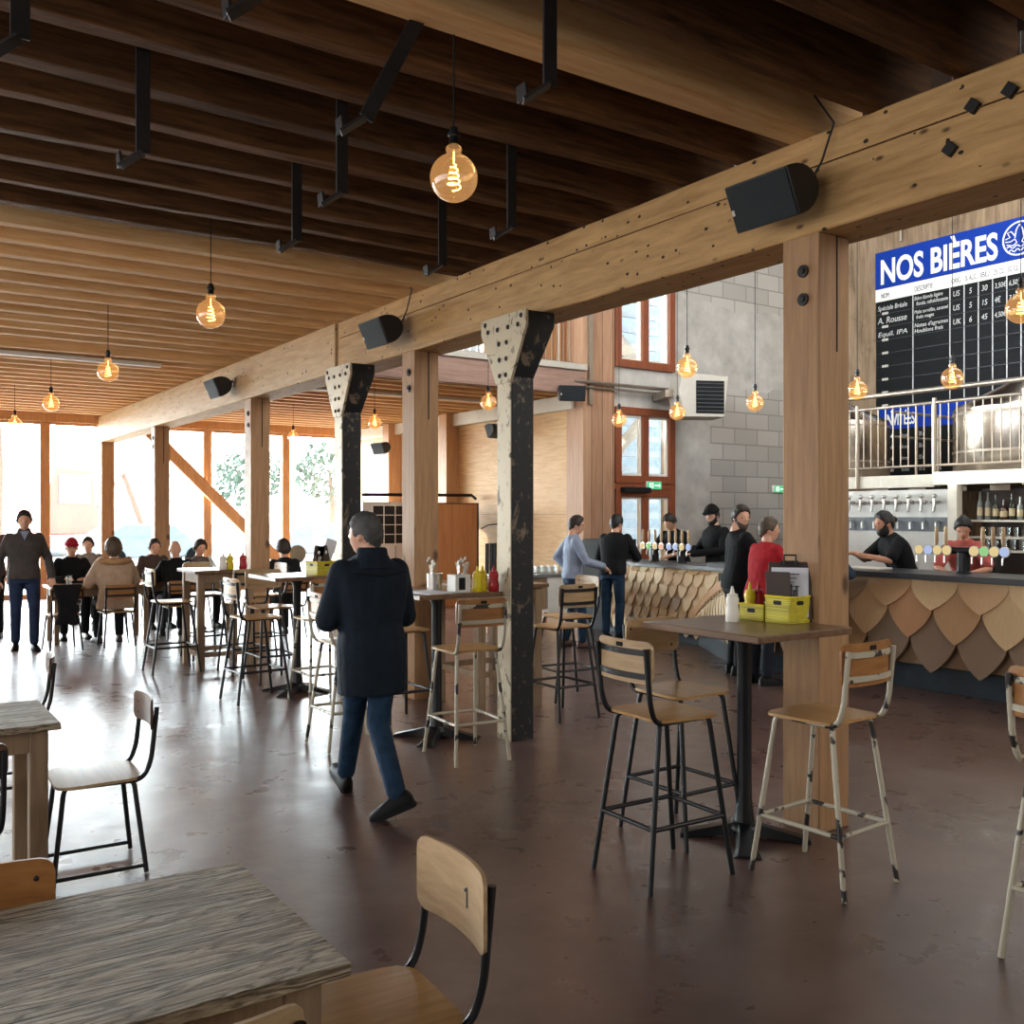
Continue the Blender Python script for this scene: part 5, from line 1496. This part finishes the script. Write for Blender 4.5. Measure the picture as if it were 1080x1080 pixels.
def person(label, x, y, rz, P, top, bottom, hair='short', hairm=None, skin='skin', sleeve='long', hem=.06, grow=.012, shoes=None, beard=None, collar=0.0, extra=None, sc=1.0, hemw=1.0, topname='jumper', legs=True, vox=.011, z=0, hold=True):
    t = thing('person', label, 'person', (x, y, z), rz, None)
    t.scale = (sc, sc, sc)
    Rh = Matrix.Rotation(R(P['yaw']), 3, 'Z') @ Matrix.Rotation(R(P['pitch']), 3, 'X')
    sk = M[skin]
    b = MB()
    shell(b, P['head'], Rh, head_r)
    for s in (-1, 1):
        b.ell(P['head'] + Rh @ V3(s * .075, -.008, -.005), (.010, .02, .032), 10, 7, Rh)
    b.tube([P['neck'] - V3(0, .0, .05), P['neck'] + V3(0, 0, .02), P['head'] + Rh @ V3(0, -.02, -.04)], [.058, .052, .052], 14)
    torso(b, P, -.015)
    for s in 'LR':
        limb(b, [P['sh' + s].lerp(P['neck'], .25) - V3(0, 0, .03), P['el' + s], P['wr' + s]], [.036, .036, .027])
        hand(b, P['wr' + s], P['el' + s], P.get('hd' + s), P.get('curl', .6), -1 if s == 'L' else 1)
        if legs: limb(b, [P['hp' + s], P['kn' + s], P['an' + s]], [.075, .05, .036])
    b.build('body', sk, t, remesh=.0075, smoothit=2)
    e = MB()
    for s in (-1, 1):
        d = V3(s * .345, .9, .085).normalized()
        e.ell(P['head'] + Rh @ (d * (head_r(d) + .001)), (.013, .005, .0055), 8, 6, Rh)
    e.build('eye', M['eye'], t)
    if hair:
        h = MB(); shell(h, P['head'], Rh, hair_fn(hair), 44, 30)
        if hair == 'bun': h.ell(P['head'] + Rh @ V3(0, -.085, .085), (.04, .04, .04), 12, 8)
        h.build('hair', hairm, t, smooth=180)
    if beard:
        h = MB(); shell(h, P['head'], Rh, beard_fn, 40, 28); h.build('beard', beard, t, smooth=180)
    c = MB(); torso(c, P, grow, hem, collar, hemw)
    for s in 'LR':
        sh, el, wr = P['sh' + s], P['el' + s], P['wr' + s]
        g = grow
        if sleeve == 'long': s2 = sh + (P['neck'] - sh) * .14 - V3(0, 0, .015); limb(c, [s2, el, el.lerp(wr, .97)], [.056 + g * .75, .046 + g * .9, .036 + g * .8])
        else: s2 = sh + (P['neck'] - sh) * .14 - V3(0, 0, .015); limb(c, [s2, sh.lerp(el, .78)], [.058 + g * .75, .056 + g])
    c.build(topname, top, t, remesh=vox, smoothit=4)
    if legs:
        q = MB()
        q.loft([ering(P['pel'] + V3(0, 0, -.10), V3(1, 0, 0), V3(0, 1, 0), .16, .115), ering(P['pel'] + V3(0, 0, 0), V3(1, 0, 0), V3(0, 1, 0), .168, .118), ering(P['pel'].lerp(P['chest'], .25), V3(1, 0, 0), V3(0, 1, 0), .155, .105)])
        for s in 'LR':
            limb(q, [P['hp' + s], P['kn' + s], P['an' + s].lerp(P['kn' + s], .04)], [.094, .066, .056])
        q.build('trousers', bottom, t, remesh=vox, smoothit=4)
        for s in 'LR':
            shoe('shoe', shoes or SHOE, P['an' + s], P['toe' + s], t, P['pt' + s])
    if extra: extra(t, P, Rh)
    return t
SHOE = plain('black_shoe_leather', '#0a0a0b', .6, 0, .2, .2)
JEANS = cloth('dark_blue_jeans', '#20364c', .3); DK = cloth('black_cloth', '#141618', .2); NAVY = cloth('navy_parka_cloth', '#16202a', .2, .5, 5)
GREYK = cloth('grey_knit', '#4a4644', .15, .25); BLUS = cloth('pale_blue_shirt', '#8c98ac', .15, .5, 6); RED = cloth('red_jumper', '#9c2028', .2)
BEIGE = cloth('beige_parka', '#a8917a', .15, .5, 6); PINK = cloth('coral_shirt', '#b86058', .15); TROU = cloth('dark_trousers', '#20242c', .2); BLUJ = cloth('slate_blue_jumper', '#2c3c4c', .2)
HG = plain('grey_hair', '#4a4a48', .7, 0, .5, bump=.6, bscale=90); HB = plain('dark_brown_hair', '#241a14', .6, 0, .4, bump=.6, bscale=90); HK = plain('black_hair', '#121110', .55, 0, .4, bump=.5, bscale=90)
HBR = plain('brown_hair', '#4a3c2e', .6, 0, .4, bump=.6, bscale=90); FUR = plain('fur_trim', '#a8845c', .9, 0, .5, bump=1, bscale=120)
CAPR = cloth('red_cap_cloth', '#a02434'); CAPK = cloth('black_cap_cloth', '#121212'); BRSH = plain('brown_leather', '#4a2e20', .45)
# the walking man in the parka
def parka(t, P, Rh):
    c = MB(); ax = V3(1, 0, 0)
    rr = []
    for z, w_, d_ in ((1.385, .150, .10), (1.42, .118, .092), (1.455, .094, .086), (1.49, .088, .084), (1.50, .078, .074)):
        rr.append(ering(V3(0, -.005 + (z - 1.41) * .05, z), ax, V3(0, 1, 0), w_, d_, 20, 2))
    c.loft(rr).build('collar', NAVY, t, subsurf=0, smooth=60)
    tl = MB().tube([V3(-.16, -.115, 1.36), V3(0, -.14, 1.345), V3(.16, -.115, 1.36)], .004, 6)
    tl.build('yoke_seam', DK, t)
Pw = base_pose(pel=V3(0, .0, .91), chest=V3(0, .03, 1.255), neck=V3(0, .03, 1.45), head=V3(-.012, .07, 1.57), yaw=32, pitch=2,
               shL=V3(-.20, .03, 1.36), shR=V3(.20, .03, 1.36), elL=V3(-.245, .07, 1.09), elR=V3(.24, .05, 1.09), wrL=V3(-.10, .27, 1.12), wrR=V3(.12, .27, 1.10),
               hpL=V3(-.08, 0, .88), hpR=V3(.08, .0, .88), knL=V3(-.02, .20, .50), knR=V3(.03, -.02, .475), anL=V3(.0, .36, .115), anR=V3(-.0, -.31, .145), toeL=V3(.1, 1, 0), toeR=V3(-.8, .6, 0), ptL=.35, ptR=-.40, w=1.08)
person('grey-haired man in a long navy parka and jeans walking away across the floor', 2.475, 5.06, 0, Pw, NAVY, JEANS, 'short', HG, 'skin_light', hem=.25, grow=.030, collar=.0, extra=parka, topname='parka', hemw=.97, sc=.995)
# far left man in grey jumper
def vcollar(t, P, Rh):
    n = P['neck']
    MB().loft([ering(n + V3(0, .0, .0), V3(1, 0, 0), V3(0, 1, 0), .082, .075, 16, 2), ering(n + V3(0, .0, .045), V3(1, 0, 0), V3(0, 1, 0), .064, .062, 16, 2)]).build('collar', GREYK, t)
    MB().prism([(-.05, .03), (.05, .03), (.0, -.08)], 0, .012, lambda a, b, h: (n.x + a, n.y + .095 + h - .3 * b, n.z - .02 + b)).build('shirt_front', BLUS, t)
Ps = base_pose(yaw=0, elL=V3(-.27, -.06, 1.12), elR=V3(.27, -.04, 1.12), wrL=V3(-.30, .08, .90), wrR=V3(.29, .06, .87), knL=V3(-.11, .06, .5), anL=V3(-.11, .02, .095), knR=V3(.09, .0, .5), anR=V3(.09, -.12, .11), ptR=-.2, w=1.05)
person('man in a grey zip-neck jumper and blue jeans walking towards us', 1.76, 13.3, 175, Ps, GREYK, cloth('blue_jeans', '#26344e', .25), 'short', HB, 'skin_light', hem=.05, extra=vcollar, sc=1.01)
person('dark-haired person in black trousers cut by the left edge behind the man in grey', 1.58, 14.9, 150, base_pose(), cloth('rust_top', '#6a4a44'), DK, 'medium', HBR, 'skin_light', sc=.98)
# diners
def redcap(t, P, Rh):
    h = MB(); shell(h, P['head'], Rh, lambda d: head_r(d) + (.022 * sstep(d.z, .25, .36) - .012 * (1 - sstep(d.z, .25, .36))), 32, 22)
    h.build('cap', CAPR, t, smooth=180)
    MB().prism([(.085 * math.cos(R(a)), .1 + .06 * math.sin(R(a))) for a in range(0, 181, 15)], 0, .008, lambda a, b, hh: P['head'] + Rh @ V3(a, b - .02, .035 + hh - .2 * (b - .1))).build('peak', CAPR, t)
    g = MB()
    for s in (-1, 1): g.tube([P['head'] + Rh @ (V3(s * .034, .098, .012) + V3(.022 * math.cos(k * .7854), 0, .016 * math.sin(k * .7854))) for k in range(8)], .002, 5, close=True)
    g.build('glasses', M['black'], t)
person('seated diner in a red cap, glasses and black jacket facing us', 2.50, 14.52, 178, sit_pose(pitch=-4), DK, DK, None, None, 'skin_light', extra=redcap, topname='jacket', sc=1.02)
person('seated man with short dark hair behind the red cap', 3.1, 16.4, 160, sit_pose(), cloth('grey_top', '#8a8480'), DK, 'short', HB, 'skin_light')
o = dup(placed[8]); place(o, 3.1, 16.52, 160, 'chair of the man behind the red cap', 'school chairs')
def furhood(t, P, Rh):
    n = P['neck']
    c = MB()
    pts = [n + V3(.165 * math.cos(a), -.035 + .115 * math.sin(a), -.015 - .05 * abs(math.sin(a)) * (1 if math.sin(a) > 0 else .3)) for a in [2 * math.pi * k / 20 for k in range(20)]]
    c.tube(pts, .045, 10, close=True); c.build('fur_trim', FUR, t)
    MB().ell(n + V3(0, -.11, -.13), (.12, .055, .12), 16, 10).build('hood', BEIGE, t)
person('woman with bobbed hair in a beige fur-hooded parka seated with her back to us', 2.80, 13.16, 0, sit_pose(), BEIGE, DK, 'bob', HBR, 'skin_light', hem=.10, grow=.045, extra=furhood, topname='parka', shoes=M['clipbrown'], hemw=1.02, sc=1.03)
person('diner in dark clothes mostly hidden behind the slim-looking post', 3.75, 15.2, 185, sit_pose(head=V3(.0, .14, 1.19)), cloth('brown_top', '#4a3c36'), DK, 'short', HB, 'skin_light')
o = dup(placed[8]); place(o, 3.75, 15.33, 185, 'chair of the diner hidden behind the slim-looking post', 'school chairs')
person('bald diner in black seated with his back to us by the windows', 3.66, 13.48, -4, sit_pose(), DK, DK, None, None, 'skin_light', sc=1.0)
person('dark-haired diner in black with back to us between the wooden posts', 4.95, 12.78, 0, sit_pose(), DK, DK, 'medium', HB, 'skin_light')
person('diner with a dark head behind the sauce bottles on the tall table', 4.3, 14.75, 190, sit_pose(), cloth('dim_top', '#5c5450'), DK, 'medium', HB, 'skin_light', sc=.98)
o = dup(placed[8]); place(o, 4.3, 14.88, 190, 'chair of the diner behind the sauce bottles', 'school chairs')
# bar guests
Pb = base_pose(yaw=-8, elL=V3(-.34, -.12, 1.16), wrL=V3(-.2, .02, .99), hdL=V3(.6, .7, -.1), elR=V3(.25, .12, 1.12), wrR=V3(.20, .36, 1.06), hdR=V3(0, .7, -.5), chest=V3(0, .03, 1.27), head=V3(0, .06, 1.585), pitch=-5,
               anL=V3(-.13, -.06, .095), anR=V3(.12, .10, .095), knR=V3(.12, .09, .5), fat=1.1)
def specs(t, P, Rh):
    MB().tube([P['head'] + Rh @ V3(s, y, .012) for s, y in ((-.078, -.01), (-.07, .07), (-.03, .102), (.03, .102), (.07, .07), (.078, -.01))], .003, 5).build('glasses', M['black'], t)
person('man in a pale blue shirt and jeans with hand on hip at the bar end', 7.56, 9.72, -112, Pb, BLUS, JEANS, 'short', HB, 'skin_light', hem=.03, extra=specs, topname='shirt', shoes=BRSH, sc=.975)
person('man in a black sweater and jeans leaning on the bar, back to us', 8.46, 10.0, -66, base_pose(chest=V3(0, .09, 1.26), neck=V3(0, .1, 1.45), head=V3(0, .14, 1.575), yaw=-14, shL=V3(-.2, .1, 1.38), shR=V3(.2, .1, 1.38), elL=V3(-.29, .18, 1.12), elR=V3(.29, .18, 1.12), wrL=V3(-.16, .40, 1.08), wrR=V3(.16, .40, 1.08), w=1.08), DK, JEANS, 'short', HK, 'skin_light', hem=.04, grow=.018, topname='sweater', sc=.99)
person('tall man in black at the bar with his face turned to us', 7.70, 7.10, -118, base_pose(yaw=-80, pitch=-4, chest=V3(0, .06, 1.27), head=V3(0, .06, 1.585), shL=V3(-.2, .06, 1.39), shR=V3(.2, .06, 1.39), elL=V3(-.28, .2, 1.14), elR=V3(.28, .2, 1.14), wrL=V3(-.12, .40, 1.13), wrR=V3(.12, .40, 1.13), w=1.1), DK, DK, 'short', HB, 'skin_light', beard=HBR, topname='sweater', sc=1.04)
person('man in a red jumper standing at the bar behind the yellow crate', 7.44, 6.54, -100, base_pose(yaw=-25, chest=V3(0, .07, 1.26), neck=V3(0, .09, 1.445), head=V3(0, .12, 1.575), shL=V3(-.19, .08, 1.38), shR=V3(.19, .08, 1.38), elL=V3(-.28, .15, 1.13), elR=V3(.28, .15, 1.13), wrL=V3(-.14, .38, 1.12), wrR=V3(.14, .38, 1.12), w=1.04), RED, TROU, 'short', HBR, 'skin_light', hem=.05, sc=.97)
person('customer in a slate blue jumper mostly hidden by the thick post', 7.72, 6.1, -80, base_pose(chest=V3(0, .09, 1.2), neck=V3(0, .12, 1.38), head=V3(0, .2, 1.48), shL=V3(-.19, .12, 1.31), shR=V3(.19, .12, 1.31), elL=V3(-.27, .22, 1.15), elR=V3(.27, .22, 1.15), wrL=V3(-.14, .42, 1.16), wrR=V3(.14, .42, 1.16)), BLUJ, TROU, 'short', HB, 'skin_light', sc=.96)
# bar staff
person('bartender in black bowing his dark head over the taps', 10.05, 10.35, 100, base_pose(pitch=-34, chest=V3(0, .1, 1.25), neck=V3(0, .17, 1.43), head=V3(0, .24, 1.54), shL=V3(-.19, .14, 1.36), shR=V3(.19, .14, 1.36), elL=V3(-.28, .26, 1.13), elR=V3(.28, .26, 1.13), wrL=V3(-.12, .5, 1.06), wrR=V3(.12, .5, 1.06)), DK, DK, 'short', HB, 'skin_light', sleeve='short', sc=1.02)
def flatcap(t, P, Rh):
    h = MB(); shell(h, P['head'] + Rh @ V3(0, .0, .012), Rh, lambda d: head_r(d) + (.032 * sstep(d.z, .2, .34) - .02 * (1 - sstep(d.z, .2, .34))), 32, 22)
    h.build('cap', CAPK, t, smooth=180)
    MB().prism([(.08 * math.cos(R(a)), .09 + .07 * math.sin(R(a))) for a in range(0, 181, 15)], 0, .01, lambda a, b, hh: P['head'] + Rh @ V3(a, b - .01, .05 + hh - .2 * (b - .1))).build('peak', CAPK, t)
person('bearded bartender in a black flat cap and black shirt', 9.95, 9.5, 78, base_pose(pitch=-14, yaw=22, chest=V3(0, .05, 1.28), head=V3(0, .09, 1.59), neck=V3(0, .05, 1.455), elL=V3(-.28, .12, 1.14), elR=V3(.28, .12, 1.14), wrL=V3(-.06, .44, 1.09), wrR=V3(.14, .44, 1.08), w=1.08), DK, DK, 'short', HK, 'skin_light', beard=HK, extra=flatcap, topname='shirt', sc=1.05)
def tied(t, P, Rh):
    MB().ell(P['head'] + Rh @ V3(0, -.115, .03), (.032, .035, .035), 12, 8).build('hair_knot', HK, t)
def apron(t, P, Rh):
    tied(t, P, Rh)
person('bearded bartender with tied dark hair in a black t-shirt at the counter', 9.52, 6.28, 62, base_pose(pitch=-6, chest=V3(0, .14, 1.24), neck=V3(0, .22, 1.42), head=V3(0, .27, 1.54), shL=V3(-.19, .18, 1.35), shR=V3(.19, .18, 1.35), elL=V3(-.25, .34, 1.16), elR=V3(.25, .36, 1.15), wrL=V3(-.05, .56, 1.21), wrR=V3(.05, .56, 1.22), w=1.06), DK, DK, 'short', HK, 'skin', sleeve='short', beard=HK, extra=apron, topname='t_shirt', sc=1.03)
person('bartender with dark bun in a coral shirt behind the lit badges', 10.15, 5.98, 110, base_pose(pitch=-28, yaw=10, chest=V3(0, .08, 1.24), neck=V3(0, .14, 1.41), head=V3(0, .2, 1.53), shL=V3(-.17, .12, 1.34), shR=V3(.17, .12, 1.34), elL=V3(-.26, .22, 1.1), elR=V3(.26, .22, 1.1), wrL=V3(-.1, .42, 1.05), wrR=V3(.1, .42, 1.05), w=.95), PINK, DK, 'bun', HK, 'skin', sleeve='short', sc=1.0)
